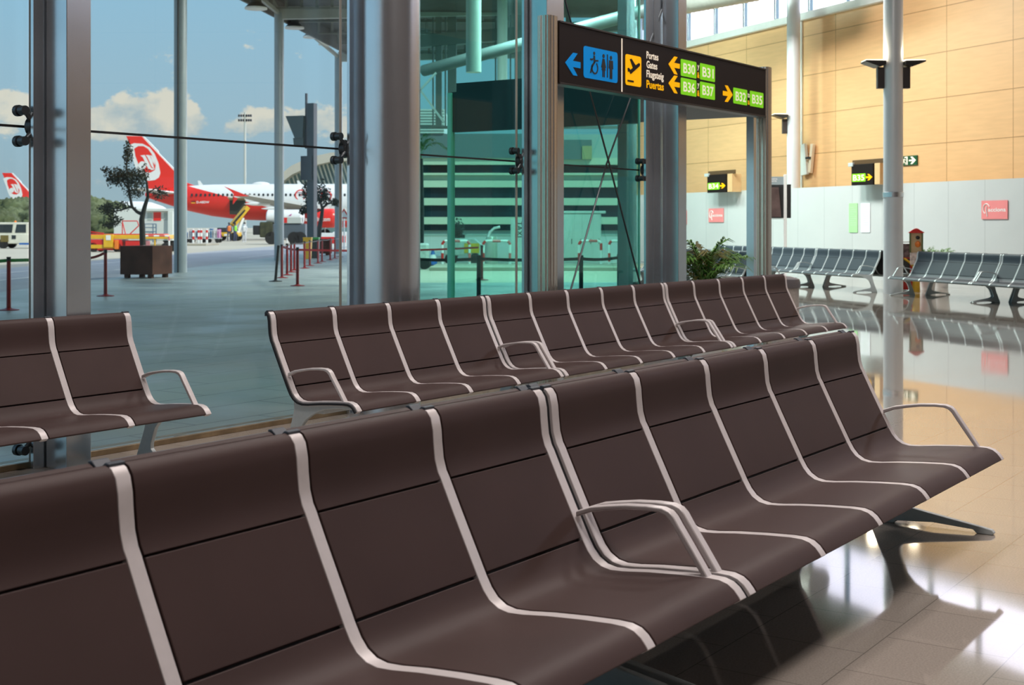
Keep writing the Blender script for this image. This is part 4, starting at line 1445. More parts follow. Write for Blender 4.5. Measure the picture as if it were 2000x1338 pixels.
        MB().box(17.9, 20.2, s * 5.75 - 0.12, s * 5.75 + 0.12, 3.1, 3.5).build('pylon', M_WHITE, e_)
        if s < 0:
            mb = MB()
            put_text(mb, 'airberlin.com', 17.85, 20.5, 1.98, 2.42, -5.75 - 1.06, 0.02)
            mb.build('lettering', M_WHITE, e_, smooth=False)
        MB().lathe([(0.25, -0.14), (0.55, -0.14), (0.58, 0), (0.55, 0.14), (0.25, 0.14)], 20).build('wheel', M_TYRE, t).matrix_local = Matrix.Translation((18.6, s * 3.4, 0.58)) @ Matrix.Rotation(PI / 2, 4, 'X')
        MB().tube([(18.6, s * 3.4, 0.5), (18.4, s * 3.2, 3.0)], 0.14, 8).build('gear_strut', M_WHITE, t)
    MB().tube([(25.0, 0, 0.4), (25.0, 0, 2.6)], 0.12, 8).build('nose_strut', M_WHITE, t)
    MB().lathe([(0.2, -0.2), (0.42, -0.2), (0.42, 0.2), (0.2, 0.2)], 18).build('nose_wheel', M_TYRE, t).matrix_local = Matrix.Translation((25, 0, 0.42)) @ Matrix.Rotation(PI / 2, 4, 'X')
    # cargo door
    MB().prism([(8.85, 2.75), (10.55, 2.65), (10.60, 4.25), (8.85, 4.30)], 'y', -2.02, -1.2).build('cargo_opening', mat('cargo hold dark', (0.03, 0.032, 0.022), 0.6), t)
    MB().obox((9.72, -2.5, 4.42), (1.75, 1.1, 0.08), Matrix.Rotation(R(-12), 3, 'X')).build('cargo_door', mat('door lining beige', (0.42, 0.34, 0.20), 0.5), t)
    # registration and flag
    mb = MB()
    put_text(mb, 'D-ABDW', 5.2, 6.6, 3.95, 4.21, -1.90, 0.03)
    mb.build('registration', M_WHITE, fz, smooth=False)
    fg = MB().box(4.62, 5.08, -1.90, -1.80, 3.95, 4.05)
    fg.build('flag_stripe', M_YELLOW, fz)
    MB().box(4.62, 5.08, -1.89, -1.80, 4.12, 4.21).build('flag_stripe', M_BLACK, fz)
    # roof dome, antennas, red bicycle painted on the side
    MB().ball((11.9, 0, 6.08), 1.0, 0.5, 0.30, 16, 8).build('satcom_dome', M_WHITE, t)
    for x in (5.0, 16.0):
        MB().prism([(x, 6.0), (x + 0.5, 6.0), (x + 0.12, 6.5), (x - 0.1, 6.5)], 'y', -0.03, 0.03).build('antenna', M_WHITE, t)
    bic = MB()
    for cx_, cz in ((16.6, 4.85), (19.4, 4.75)):
        bic.tube([(cx_ + 0.56 * math.cos(2 * PI * i / 24), -1.97 + 0.10 * abs(math.sin(2 * PI * i / 24)), cz + 0.56 * math.sin(2 * PI * i / 24)) for i in range(25)], 0.07, 6)
    bic.tube([(16.6, -1.97, 4.85), (17.4, -1.95, 5.15), (18.6, -1.95, 5.2), (19.4, -1.97, 4.75)], 0.05, 6)
    bic.tube([(18.5, -1.93, 5.15), (18.6, -1.9, 5.55), (18.9, -1.9, 5.5)], 0.06, 6)
    bic.build('bicycle_emblem', M_JETRED, fz)
    return t


q = at(px(300, 150), 150)
jet = make_airliner('red and white airliner with open cargo door, its tail fin behind the planted tree', (q.x, q.y, -0.02), VR)
q = at(px(36, 253), 253)
dup(jet, (q.x, q.y, -0.02), VR, 'distant airliner whose red tail rises above the shrubs outside the first pane')

# ------------------------------------------------------------------ apron vehicles
def wheels(t, xs, y0, y1, r, z=None):
    for x in xs:
        for y in (y0, y1):
            o = MB().lathe([(r * 0.4, -0.1), (r, -0.1), (r, 0.1), (r * 0.4, 0.1)], 16).build('wheel', M_TYRE, t)
            o.matrix_local = Matrix.Translation((x, y, z or r)) @ Matrix.Rotation(PI / 2, 4, 'X')


dT = 88.0
k = dT / F
q = at(px(30, dT), dT)
M_CREAM = mat('cream white paint', (0.72, 0.69, 0.58), 0.45, var=(3, 0.08))
t = thing('tow_tractor', 'cream airport tractor with cab windows and an orange beacon outside the first pane', 'tractor', (q.x, q.y, -0.02), VR)
MB().box(-1.15, 2.0, -0.8, 0.8, 0.30, 0.95).build('body', M_CREAM, t, 0.06)
MB().prism([(-1.10, 0.92), (2.0, 0.92), (2.0, 1.68), (-0.95, 1.68)], 'y', -0.72, 0.72).build('cab', M_CREAM, t, 0.05)
MB().prism([(-0.82, 1.02), (0.05, 1.02), (0.12, 1.55), (-0.75, 1.55)], 'y', -0.75, -0.70).build('window', M_DARKGLASS, t)
MB().prism([(0.25, 1.02), (0.95, 1.02), (0.95, 1.55), (0.35, 1.55)], 'y', -0.75, -0.70).build('window', M_DARKGLASS, t)
MB().box(-0.65, -0.15, -0.84, -0.80, 0.42, 0.85).build('grille', mat('dark yellow grille', (0.16, 0.12, 0.03), 0.5), t)
for x in (-0.95, 0.2):
    MB().box(x - 0.13, x + 0.13, -0.84, -0.80, 0.62, 0.85).build('headlamp', M_DARKGLASS, t)
MB().lathe([(0.08, 0), (0.08, 0.10), (0.02, 0.14)], 10, (0.0, 0, 1.66)).build('beacon', M_ORANGE, t)
MB().box(0.55, 1.7, -0.82, -0.78, 0.24, 0.36).build('blue_step', M_BLUE, t)
wheels(t, (-0.5, 1.5), -0.72, 0.72, 0.32)

# yellow and red conveyor dolly
dD = 76.0
k = dD / F
q = at(px(225, dD), dD)
t = thing('baggage_loader', 'yellow and red towed belt loader parked behind the rusty planter', 'loader', (q.x, q.y, -0.02), VR)
x0, x1 = (150 - 225) * k, (335 - 225) * k
MB().box(x0, x1, -0.7, 0.7, hz(466, dD), hz(458, dD)).build('conveyor_frame', M_YELLOW, t, 0.03)
MB().box(x0, x1 - 0.3, -0.55, 0.55, hz(459, dD), hz(456, dD)).build('belt', M_RED, t, 0.02)
MB().box(x0, (245 - 225) * k, -0.75, 0.75, hz(488, dD), hz(467, dD)).build('chassis', M_RED, t, 0.05)
MB().box((250 - 225) * k, (288 - 225) * k, -0.6, 0.6, hz(481, dD), hz(469, dD)).build('rear_cabinet', M_RED, t, 0.05)
MB().box(x0, (236 - 225) * k, -0.77, -0.74, hz(484, dD), hz(477, dD)).build('yellow_strip', M_YELLOW, t)
MB().box((212 - 225) * k, (230 - 225) * k, -0.95, -0.74, hz(482, dD), hz(457, dD)).build('ribbed_panel', M_YELLOW, t, 0.02)
MB().box((217 - 225) * k, (226 - 225) * k, -0.97, -0.95, hz(468, dD), hz(458.5, dD)).build('notice', M_WHITE, t)
MB().box((232 - 225) * k, (240 - 225) * k, -0.9, -0.7, hz(486, dD), hz(468, dD)).build('tail_lamp', M_ORANGE, t, 0.05)
mb = MB()
for xa, ya, xb, yb in ((178, 452, 205, 455), (240, 431, 270, 431), (241, 432, 241, 456), (241, 432, 247, 456), (270, 431, 273, 440), (273, 440, 256, 456)):
    mb.tube([((xa - 225) * k, -0.2, hz(ya, dD)), ((xb - 225) * k, -0.2, hz(yb, dD))], 0.03, 6)
mb.build('red_rails', M_RED, t)
MB().tube([((308 - 225) * k, -0.6, 0.02), ((308 - 225) * k, -0.6, hz(466, dD))], 0.05, 8).build('support_leg', M_YELLOW, t)
wheels(t, ((190 - 225) * k, (236 - 225) * k, (330 - 225) * k), -0.65, 0.65, 0.26)

# white cabin unit with a red panel
dC = 112.0
k = dC / F
q = at(px(296, dC), dC)
t = thing('equipment_cabin', 'white equipment cabin with a red panel behind the tree trunk', 'cabin', (q.x, q.y, -0.02), VR)
X = lambda x: (x - 296) * k
M_CABIN = mat('cabin white', (0.66, 0.68, 0.64), 0.5, var=(1, 0.04))
MB().box(X(222), X(340), 0.0, 2.4, 0.25, hz(407, dC)).build('body', M_CABIN, t, 0.04)
MB().box(X(286), X(342), -0.5, 2.5, hz(412, dC), hz(407, dC)).build('roof', M_CABIN, t, 0.03)
MB().box(X(300), X(314.5), -0.05, 0.0, hz(430.5, dC), hz(414, dC)).build('red_panel', M_JETRED, t, label='red poster panel')
for x in (288, 320):
    MB().box(X(x), X(x + 9), -0.04, 0.0, hz(430, dC), hz(415, dC)).build('louvre', mat('grey louvre', (0.40, 0.45, 0.42), 0.5), t)
MB().box(X(331), X(341), -0.6, 0.0, 0.25, hz(412, dC)).build('side_tower', M_CABIN, t, 0.03)
mb = MB()
for y in (437, 444, 452):
    mb.tube([(X(284), -0.5, hz(y, dC)), (X(308), -0.5, hz(y, dC))], 0.04, 6)
for x in (286, 302, 308):
    mb.tube([(X(x), -0.5, 0.1), (X(x), -0.5, hz(437, dC))], 0.05, 6)
mb.build('blue_frame', mat('dull blue frame', (0.12, 0.19, 0.27), 0.5), t)
wheels(t, (X(250), X(325)), 0.2, 2.2, 0.36)
r, d = px(306, 70), 70
hoop_barrier('hoop_barrier', 'red and white hoop barrier behind the rusty planter', r, d, 1.30, 0.93, M_WHITE, M_RED, GHB)

# belt loader at the cargo door, cart train, tank truck
dL = 132.0
k = dL / F
q = at(px(455, dL), dL)
X = lambda x: (x - 455) * k
t = thing('belt_loader', 'yellow belt loader reaching up to the open cargo door', 'belt loader', (q.x, q.y, -0.02), VR)
MB().box(X(425), X(468), -1.0, 1.0, 0.45, 0.85).build('chassis', M_YELLOW, t, 0.05)
MB().box(X(428), X(450), -0.9, 0.9, 0.85, 1.3).build('engine_bay', mat('grime black', (0.03, 0.03, 0.035), 0.6), t, 0.05)
MB().bar((X(455), -0.3, hz(440, dL)), (X(481), 0.4, hz(404, dL)), 1.0, 0.42).build('conveyor', M_YELLOW, t, 0.03)
MB().bar((X(459), -0.9, hz(436, dL)), (X(479), -0.2, hz(410, dL)), 0.1, 0.16).build('side_rail', M_BLACK, t)
MB().bar((X(464), -0.3, 0.6), (X(474), 0.1, hz(425, dL)), 0.25, 0.25).build('lift_arm', M_WHITE, t)
MB().box(X(442), X(452), -1.02, -0.98, 0.5, 0.7).build('light', M_WHITE, t)
wheels(t, (X(430), X(461)), -0.95, 0.95, 0.42)


def worker(label, r, d, vest, z=0.0, pants=(0.05, 0.06, 0.12), pose=0.0):
    """small standing figure grown from a jointed skeleton"""
    q = at(r, d)
    t = thing('person', label, 'person', (q.x, q.y, z), VR + pose, 'apron workers')
    me = bpy.data.meshes.new('body')
    J = [(0, 0, 0.93), (0, 0, 1.15), (0, 0, 1.40), (0, 0, 1.50), (0, -0.01, 1.60), (0, -0.01, 1.74), (-0.18, 0, 1.40), (-0.26, -0.02, 1.13), (-0.25, -0.15, 0.92), (0.18, 0, 1.40), (0.27, -0.04, 1.15), (0.20, -0.24, 1.0), (-0.10, 0, 0.88), (-0.12, 0.0, 0.50), (-0.13, 0.04, 0.08), (-0.13, -0.10, 0.04), (0.10, 0, 0.88), (0.12, -0.04, 0.50), (0.13, 0.0, 0.08), (0.13, -0.14, 0.04)]
    Ed = [(0, 1), (1, 2), (2, 3), (3, 4), (4, 5), (2, 6), (6, 7), (7, 8), (2, 9), (9, 10), (10, 11), (0, 12), (12, 13), (13, 14), (14, 15), (0, 16), (16, 17), (17, 18), (18, 19)]
    rad = [0.15, 0.14, 0.15, 0.06, 0.095, 0.085, 0.065, 0.05, 0.04, 0.065, 0.05, 0.04, 0.10, 0.07, 0.05, 0.045, 0.10, 0.07, 0.05, 0.045]
    me.from_pydata(J, Ed, [])
    o = bpy.data.objects.new('body', me)
    COL.objects.link(o)
    o.parent = t
    sk = o.modifiers.new('skin', 'SKIN')
    for i, v in enumerate(me.skin_vertices[0].data):
        v.radius = (rad[i], rad[i])
        v.use_root = i == 0
    o.modifiers.new('smooth', 'SUBSURF').levels = 1
    me.materials.append(mat('work trousers %.2f' % pants[2], pants, 0.8))
    MB().lathe([(0.17, 0), (0.19, 0.15), (0.19, 0.42), (0.12, 0.50), (0.08, 0.52)], 14, (0, 0, 0.95)).build('vest', vest, t)
    MB().ball((0, 0.01, 1.70), 0.105, 0.115, 0.10, 10, 8).build('hair', mat('dark hair', (0.03, 0.022, 0.018), 0.7), t)
    return t


M_HIVIS = mat('lime vest', (0.30, 0.75, 0.06), 0.6)
M_HIORANGE = mat('orange vest', (0.85, 0.22, 0.05), 0.6)
dW = 129.0
worker('person in a lime vest crouched at the foot of the yellow belt loader', px(459, dW), dW, M_HIVIS, 0.0, pose=1.2)
worker('person in an orange vest beside the yellow belt loader', px(444, dW), dW + 0.8, M_HIORANGE, 0.0, pose=0.5)
worker('person in pale overalls standing on the apron beside the belt loader', px(477.5, 120), 120, M_WHITE, -0.02, pants=(0.6, 0.6, 0.62), pose=-0.4)

dG = 118.0
k = dG / F
GC = 'baggage carts on the apron'
cols = [(0.45, 0.10, 0.30), (0.10, 0.12, 0.20), (0.30, 0.32, 0.34), (0.05, 0.15, 0.30), (0.5, 0.5, 0.5)]
rn = random.Random(9)
for c_, (x, lab) in enumerate(((352, 'grey railed baggage cart half behind the canopy column'), (385, 'grey railed baggage cart loaded with a pink bag'), (417, 'grey railed baggage cart loaded with a dark bag, beside the belt loader'))):
    q = at(px(x, dG), dG)
    t = thing('baggage_cart', lab, 'cart', (q.x, q.y, -0.02), VR, GC)
    MB().box(-0.66, 0.66, -0.6, 0.6, 0.34, 0.42).build('deck', M_STEEL, t)
    mb = MB()
    for i in range(7):
        xx = -0.63 + i * 0.21
        mb.tube([(xx, -0.58, 0.42), (xx, -0.58, 1.05)], 0.022, 5)
    mb.tube([(-0.65, -0.58, 1.05), (0.65, -0.58, 1.05)], 0.03, 6)
    mb.build('side_rails', mat('pale rail steel', (0.6, 0.62, 0.62), 0.4), t)
    wheels(t, (-0.45, 0.45), -0.5, 0.5, 0.18)
    for i in range(4):
        w_ = rn.uniform(0.18, 0.26)
        xx = -0.48 + i * 0.32
        hh = rn.uniform(0.45, 0.85)
        b = tag(MB().box(-w_ * 0.55, w_ * 0.55, -0.38, 0.38, 0, hh).build('suitcase', mat('luggage %d' % ((i + c_) % 5), cols[(i + c_) % 5], 0.6), bevel=0.04), '%s suitcase standing %s on the baggage cart %s' % (('plum', 'navy', 'slate', 'blue', 'silver')[(i + c_) % 5], ('first', 'second', 'third', 'last')[i], ('half behind the column', 'with the pink bag', 'beside the belt loader')[c_]), 'suitcase', 'suitcases on the carts')
        p = at(px(x, dG) + xx, dG, 0.40)
        b.location = p
        b.rotation_euler = (0, 0, VR)

dK = 108.0
k = dK / F
q = at(px(555, dK), dK)
X = lambda x: (x - 555) * k
t = thing('tank_truck', 'white tank truck with black cab front beside the canopy column', 'truck', (q.x, q.y, -0.02), VR)
z0, z1 = hz(438, dK), hz(409, dK)
rr = (z1 - z0) / 2
MB().loft([[(x, 0.95 * f * math.cos(2 * PI * i / 24), (z0 + z1) / 2 + rr * f * math.sin(2 * PI * i / 24)) for i in range(24)] for x, f in ((X(523), 0.85), (X(525), 1.0), (X(590), 1.0), (X(592), 0.85))]).build('tank', M_WHITE, t, angle=40)
MB().box(X(556), X(592), -1.02, 0.2, hz(436, dK), hz(424, dK)).build('valve_cabinet', mat('grey cabinet', (0.5, 0.52, 0.48), 0.5), t, 0.03)
MB().box(X(558), X(565), -1.05, -1.0, hz(435, dK), hz(424.5, dK)).build('red_label', M_RED, t)
MB().prism([(X(567), hz(421, dK)), (X(574), hz(417, dK)), (X(572), hz(421, dK))], 'y', -0.98, -0.9).build('magenta_mark', mat('magenta', (0.5, 0.05, 0.3), 0.5), t)
MB().box(X(530), X(600), -0.9, 0.9, 0.5, hz(437, dK)).build('chassis', mat('slate chassis', (0.09, 0.11, 0.13), 0.5), t, 0.03)
MB().box(X(511), X(537), -1.0, 1.0, 0.55, hz(433, dK)).build('cab', mat('dark olive cab', (0.045, 0.045, 0.018), 0.45, var=(4, 0.5)), t, 0.12)
MB().box(X(498), X(511), -0.9, 0.9, 0.75, 1.5).build('front_rack', M_BLACK, t, 0.04)
wheels(t, (X(534), X(578), X(590)), -0.9, 0.9, 0.5)

dM = 235.0
k = dM / F
q = at(px(478.5, dM), dM)
t = thing('floodlight_mast', 'tall pale floodlight mast rising beyond the airliner', 'mast', (q.x, q.y, 0), VR)
MB().tube([(0, 0, 0), (0, 0, hz(219, dM))], [0.25, 0.17], 12).build('mast', mat('pale mast', (0.55, 0.56, 0.52), 0.5), t)
for y in (226, 235):
    mb = MB()
    mb.box(-1.15, 1.15, -0.08, 0.08, hz(y, dM) - 0.06, hz(y, dM) + 0.06)
    mb.build('crossbar', M_STEEL, t)
    for x in (-1.02, -0.62, -0.22, 0.3, 0.68, 1.05):
        MB().box(x - 0.13, x + 0.13, -0.25, 0.2, hz(y, dM) - 0.2, hz(y, dM) + 0.2).build('floodlight', M_BLACK, t)

# ------------------------------------------------------------------ far terminal, office block, trees
dQ = 300.0
k = dQ / F
q = at(px(625, dQ), dQ)
X = lambda x: (x - 625) * k
t = thing('terminal_hall', 'distant terminal with a curved grey roof and slanted glass front beyond the airliner', 'building', (q.x, q.y, 0), VR)
roof = [(X(548), hz(346, dQ)), (X(575), hz(325, dQ)), (X(610), hz(309, dQ)), (X(650), hz(300, dQ)), (X(720), hz(296, dQ)), (X(800), hz(300, dQ))]
MB().prism(roof + [(x, z - 2.0) for x, z in roof[::-1]], 'y', -4, 60).build('roof', mat('warm grey roof', (0.50, 0.47, 0.40), 0.6), t)
MB().prism([(X(572), 0), (X(562), hz(400, dQ)), (X(552), hz(347, dQ)), (X(575), hz(330, dQ)), (X(610), hz(315, dQ)), (X(650), hz(306, dQ)), (X(720), hz(302, dQ)), (X(790), hz(305, dQ)), (X(790), 0)], 'y', 0, 50).build('glass_front', mat('teal grey glazing', (0.16, 0.26, 0.26), 0.25, var=(0.12, 0.5)), t)
mb = MB()
for i in range(24):
    xa = 553 + i * 7.5
    top = 346 - max(0, min(1, (xa - 553) / 100)) ** 0.6 * 42
    mb.bar((X(xa), -0.3, hz(top, dQ)), (X(xa + (400 - top) * 0.32), -0.3, hz(400, dQ)), 0.3, 0.35)
mb.build('glazing_ribs', mat('pale ribs', (0.52, 0.54, 0.47), 0.5), t)
# office block with pale bands seen through the teal panes
dO = 205.0
k = dO / F
q = at(px(1020, dO), dO)
X = lambda x: (x - 1020) * k
t = thing('office_block', 'office block with cream floor bands and dark ribbon windows behind the teal panes', 'building', (q.x, q.y, 0), VR)
M_BAND = mat('cream band render', (0.80, 0.74, 0.55), 0.7, var=(0.3, 0.03))
MB().box(X(700), X(1260), 0.5, 18, 0, hz(262, dO)).build('core', mat('pale render', (0.50, 0.55, 0.50), 0.7), t)
for (y0, y1) in ((309, 322), (338, 342), (353, 366), (387, 401), (424, 438)):
    MB().box(X(700), X(1260), -0.6, 0.6, hz(y1, dO), hz(y0, dO)).build('floor_band', M_BAND, t)
for (y0, y1) in ((322, 338), (366, 387), (401, 424), (438, 450)):
    MB().box(X(700), X(1260), 0.1, 0.52, hz(y1, dO), hz(y0, dO)).build('ribbon_window', mat('ribbon glass', (0.008, 0.02, 0.03), 0.5, spec=0.2, var=(0.2, 0.6)), t)
MB().box(X(700), X(1090), -1, 18, hz(309, dO), hz(262, dO)).build('attic', mat('slate attic', (0.16, 0.19, 0.20), 0.6), t)
MB().box(X(1095), X(1155), -1.2, 4, hz(312, dO), hz(274, dO)).build('plant_room', mat('dark plant room', (0.15, 0.2, 0.2), 0.6), t)
MB().box(X(1136), X(1155), -1.4, -1.1, hz(312, dO), hz(286, dO)).build('plant_room_door', mat('tan door', (0.55, 0.42, 0.20), 0.6), t)

mb = MB()
for i in range(9):
    y = 214 + i * 5.5
    mb.box(X(700), X(868), -0.9 - i * 0.05, -0.6, hz(y + 3.4, dO), hz(y, dO))
mb.box(X(700), X(868), -0.6, 10, hz(262, dO), hz(214, dO))
mb.build('slatted_roof', mat('pale slats', (0.58, 0.6, 0.56), 0.6), t)

M_TREE = mat('hedge green', (0.085, 0.105, 0.042), 0.85, var=(0.25, 0.5))
rn = random.Random(21)
mb = MB()
for i in range(150):
    d = rn.uniform(214, 228)
    x = rn.uniform(-120, 240)
    top = 389 - 8 * math.sin(x * 0.045) + rn.uniform(0, 35)
    if x > 100:
        top += 0
    zt_ = hz(top, d)
    rr = rn.uniform(1.2, 2.6)
    p = at(px(x, d), d, zt_ - rr)
    mb.ball(p, rr * 1.3, rr * 1.3, rr, 9, 6)
for i in range(90):
    d = rn.uniform(200, 212)
    x = rn.uniform(-120, 240)
    p = at(px(x, d), d, rn.uniform(0.3, 2.4))
    rr = rn.uniform(1.0, 2.0)
    mb.ball(p, rr * 1.5, rr * 1.5, rr, 9, 6)
o = mb.build('shrub_belt', M_TREE)
o['kind'] = 'stuff'
o['label'] = 'belt of olive green shrubs at the far edge of the apron'
o['category'] = 'shrubs'
tx_ = o.modifiers.new('leafy', 'DISPLACE')
tex = bpy.data.textures.new('leafy', 'CLOUDS')
tex.noise_scale = 0.55
tx_.texture = tex
tx_.strength = 1.5
tx_.texture_coords = 'GLOBAL'
o.modifiers.move(1, 0) if len(o.modifiers) > 1 else None
ss = o.modifiers.new('fine', 'SUBSURF')
ss.levels = 1
ss.render_levels = 2
o.modifiers.move(1, 0)

# things on the kerb seen through the teal panes
dI = 45.0
k = dI / F
isl = MB().box(px(845, 45), px(1300, 45), 43.2, 48, -0.02, 0.10).build('kerb_island', mat('pale kerb concrete', (0.37, 0.335, 0.26), 0.8), bevel=0.02, kind='structure')
isl.rotation_euler = (0, 0, VR)
dI = 46.5
for i, (x0, x1) in enumerate(((864, 917), (944, 996), (1131, 1174), (1190, 1235))):
    lab = ('beside the blue striped cone', 'around the round metal drum', 'in front of the pale switch cabinets', 'in front of the small ticket post')
    q = at(px((x0 + x1) / 2, dI), dI)
    t = hoop_barrier('hoop_barrier', 'red and white hoop barrier %s, through teal glass' % lab[i], px((x0 + x1) / 2, dI), dI, (x1 - x0) * dI / F, 0.80, M_WHITE, M_RED, GHB)
    t.location.z = 0.10
q = at(px(960, 47.3), 47.3, 0.10)
t = thing('metal_drum', 'round pale metal drum with a bent pipe behind a hoop barrier', 'drum', q, VR)
MB().lathe([(0.24, 0), (0.22, 0.75), (0.20, 0.92), (0.19, 0.94)], 24).build('drum', mat('pale drum', (0.52, 0.5, 0.44), 0.3, metal=0.3), t)
MB().tube([(-0.12, 0, 0.9), (-0.05, 0, 1.10), (0.10, 0, 1.24), (0.3, 0, 1.28)], 0.05, 10).build('bent_pipe', M_SILVER, t)
q = at(px(845.5, 48.5), 48.5, 0.0)
t = thing('traffic_cone', 'blue and white striped traffic cone on the kerb, through teal glass', 'cone', q, VR)
MB().lathe([(0.17, 0.02), (0.13, 0.26), (0.085, 0.40), (0.05, 0.52), (0.03, 0.58)], 18).build('cone', M_BLUE, t)
MB().lathe([(0.135, 0.25), (0.09, 0.39)], 18).build('white_band', M_WHITE, t)
MB().box(-0.2, 0.2, -0.2, 0.2, 0, 0.03).build('base', M_BLACK, t)
q = at(px(1013, 50), 50, -0.02)
t = thing('taxi_cabinet', 'pale cabinet with TAXI written down its side, through teal glass', 'cabinet', q, VR)
MB().box(-0.30, 0.42, -0.3, 0.3, 0, hz(427, 50)).build('body', M_CABIN, t, 0.02)
mb = MB()
me = text_mesh('TAXI', 0.01)
kx = hz(431, 50) - hz(462, 50)
xs = [v.co.x for v in me.vertices]
sc = kx / (max(xs) - min(xs))
mb.mesh(me, Matrix(((0, -sc, 0, 0.06), (0, 0, -1, -0.305), (-sc, 0, 0, hz(431, 50) + 0.0), (0, 0, 0, 1))) @ Matrix.Scale(-1, 4, Vector((0, 1, 0))) if False else Matrix(((0, sc, 0, -0.06), (0, 0, -1, -0.305), (-sc, 0, 0, hz(431, 50)), (0, 0, 0, 1))))
mb.build('lettering', M_BLACK, t, smooth=False)
q = at(px(1140, 52), 52, -0.02)
t = thing('switch_cabinet', 'row of tall pale switch cabinet doors under one lid, through teal glass', 'cabinet', q, VR)
kk = 52 / F
MB().box((1080 - 1140) * kk, (1173 - 1140) * kk, -0.3, 0.4, 0.05, hz(416, 52)).build('body', M_CABIN, t, 0.02)
MB().box((1078 - 1140) * kk, (1182 - 1140) * kk, -0.36, 0.45, hz(416, 52), hz(411, 52)).build('lid', M_CABIN, t, 0.02)
for x0, x1 in ((1102, 1118), (1121, 1136), (1139, 1155), (1158, 1171)):
    dr = MB().box((x0 - 1140) * kk, (x1 - 1140) * kk, -0.325, -0.3, 0.12, hz(418, 52)).build('door', M_CABIN, t, 0.01)
    MB().box((x1 - 1140) * kk - 0.06, (x1 - 1140) * kk - 0.03, -0.35, -0.32, 0.75, 0.95).build('handle', M_BLACK, dr)
q = at(px(1223, 49), 49, 0.0)
t = thing('ticket_post', 'small white ticket post behind the crossing rods', 'ticket machine', q, VR)
MB().box(-0.17, 0.17, -0.15, 0.15, 0.0, hz(452, 49)).build('body', M_WHITE, t, 0.02)
MB().box(-0.22, 0.22, -0.2, 0.2, hz(452, 49), hz(449, 49)).build('cap', M_WHITE, t, 0.01)
MB().box(-0.09, 0.09, -0.17, -0.15, 0.80, 1.15).build('screen', M_DARKGLASS, t)
q = at(px(905, 50), 50, -0.02)
t = thing('parked_trolley', 'low covered trolley behind the hoop barrier, through teal glass', 'trolley', q, VR)
MB().prism([(-0.7, 0.35), (0.75, 0.35), (0.72, 0.72), (0.4, 0.98), (-0.45, 0.98), (-0.68, 0.75)], 'y', -0.5, 0.5).build('body', mat('pale trolley', (0.5, 0.52, 0.48), 0.45, var=(6, 0.2)), t, 0.04)
MB().box(0.05, 0.6, -0.53, -0.5, 0.45, 0.8).build('yellow_label', M_YELLOW, t)
wheels(t, (-0.45, 0.45), -0.45, 0.45, 0.22)
q = at(px(820, 45), 45, -0.02)
t = thing('luggage_trolley', 'pale luggage trolley edge beside the round steel column, through teal glass', 'trolley', q, VR)
MB().box(-0.5, 0.30, -0.4, 0.4, 0.30, 0.86).build('box', mat('pale trolley', (0.5, 0.5, 0.5), 0.5), t, 0.08)
wheels(t, (-0.3, 0.18), -0.35, 0.35, 0.18)
q = at(px(893, 64), 64)
tree('dark leafy shrub behind the hoop barriers, through teal glass', (q.x, q.y, -0.02), ([(0, 0, 0), (0.03, 0, 0.5), (0, 0, 1.2)], [0.05, 0.04, 0.02]), [([(0.02, 0, 0.4), (0.2, 0.1, 0.9)], [0.03, 0.01])], [((0, 0, 1.0), (0.45, 0.85), 700)], 31, 0.09)
# palm tree tip beside the round column
q = at(px(822, 62), 62)
t = palm('palm_tree', 'dark palm crown beside the round steel column, through teal glass', (q.x, q.y, 0), 1.6, 9, 1.1, M_PALM, pot=False, seed=8, ph=hz(312, 62))
MB().tube([(0, 0, 0), (0.05, 0, 2.2), (0, 0, hz(312, 62) + 0.05)], [0.14, 0.12, 0.10], 10).build('trunk', M_BARK, t)
# structure beyond the teal panes: columns, inclined duct and glazing posts under a wing roof
wg2 = struct('terminal_wing')
M_WING = mat('wing grey', (0.16, 0.19, 0.19), 0.5)
for x, w_, d in ((925, 30, 36), (981, 20, 52)):
    q = at(px(x, d), d)
    MB().lathe([(w_ * d / F / 2, 5.5), (w_ * d / F / 2, CH)], 24, (q.x, q.y, 0)).build('wing_column', M_CABIN, wg2)
dN = 56.0
for x, w_ in ((846, 3), (857, 12), (870, 3), (883, 17), (968, 3), (997, 3), (1012, 14), (1045, 4), (1110, 10), (1175, 4)):
    q = at(px(x, dN), dN)
    MB().box(-w_ * dN / F / 2, w_ * dN / F / 2, -0.1, 0.1, 5.5, CH).build('glazing_post', M_WING, wg2).matrix_local = Matrix.Translation((q.x, q.y, 0)) @ Matrix.Rotation(VR, 4, 'Z')
p0, p1 = at(px(828, 47), 47, hz(138, 47)), at(px(1330, 40), 40, hz(2, 40))
MB().tube([p0, p1], 0.20, 16).build('inclined_duct', M_WING, wg2)
MB().bar(at(px(815, dN), dN, hz(82, dN)), at(px(1260, dN), dN, hz(45, dN)), 0.5, 0.5).build('eaves_beam', M_WING, wg2)
MB().bar(at(px(815, 46), 46, hz(168, 46)), at(px(868, 46), 46, hz(240, 46)), 0.07).build('brace', M_WING, wg2)
MB().bar(at(px(815, 46), 46, hz(182, 46)), at(px(852, 46), 46, hz(142, 46)), 0.07).build('brace', M_WING, wg2)
rf = [(-4.6, 30), (4.0, 34), (5.6, 57), (-4.6, 57)]
MB().prism([(at(r, d).x, at(r, d).y) for r, d in rf], 'z', CH + 0.05, CH + 0.3).build('wing_roof', M_CANOPY, wg2)
MB().bar(at(px(815, dN), dN, 5.5), at(px(1260, dN), dN, 5.5), 0.12, 0.12).build('transom', M_WING, wg2)

# ------------------------------------------------------------------ light
W = bpy.data.worlds.new('sky')
S.world = W
W.use_nodes = True
n, l = W.node_tree.nodes, W.node_tree.links
bg = n['Background']
tc = n.new('ShaderNodeTexCoord')


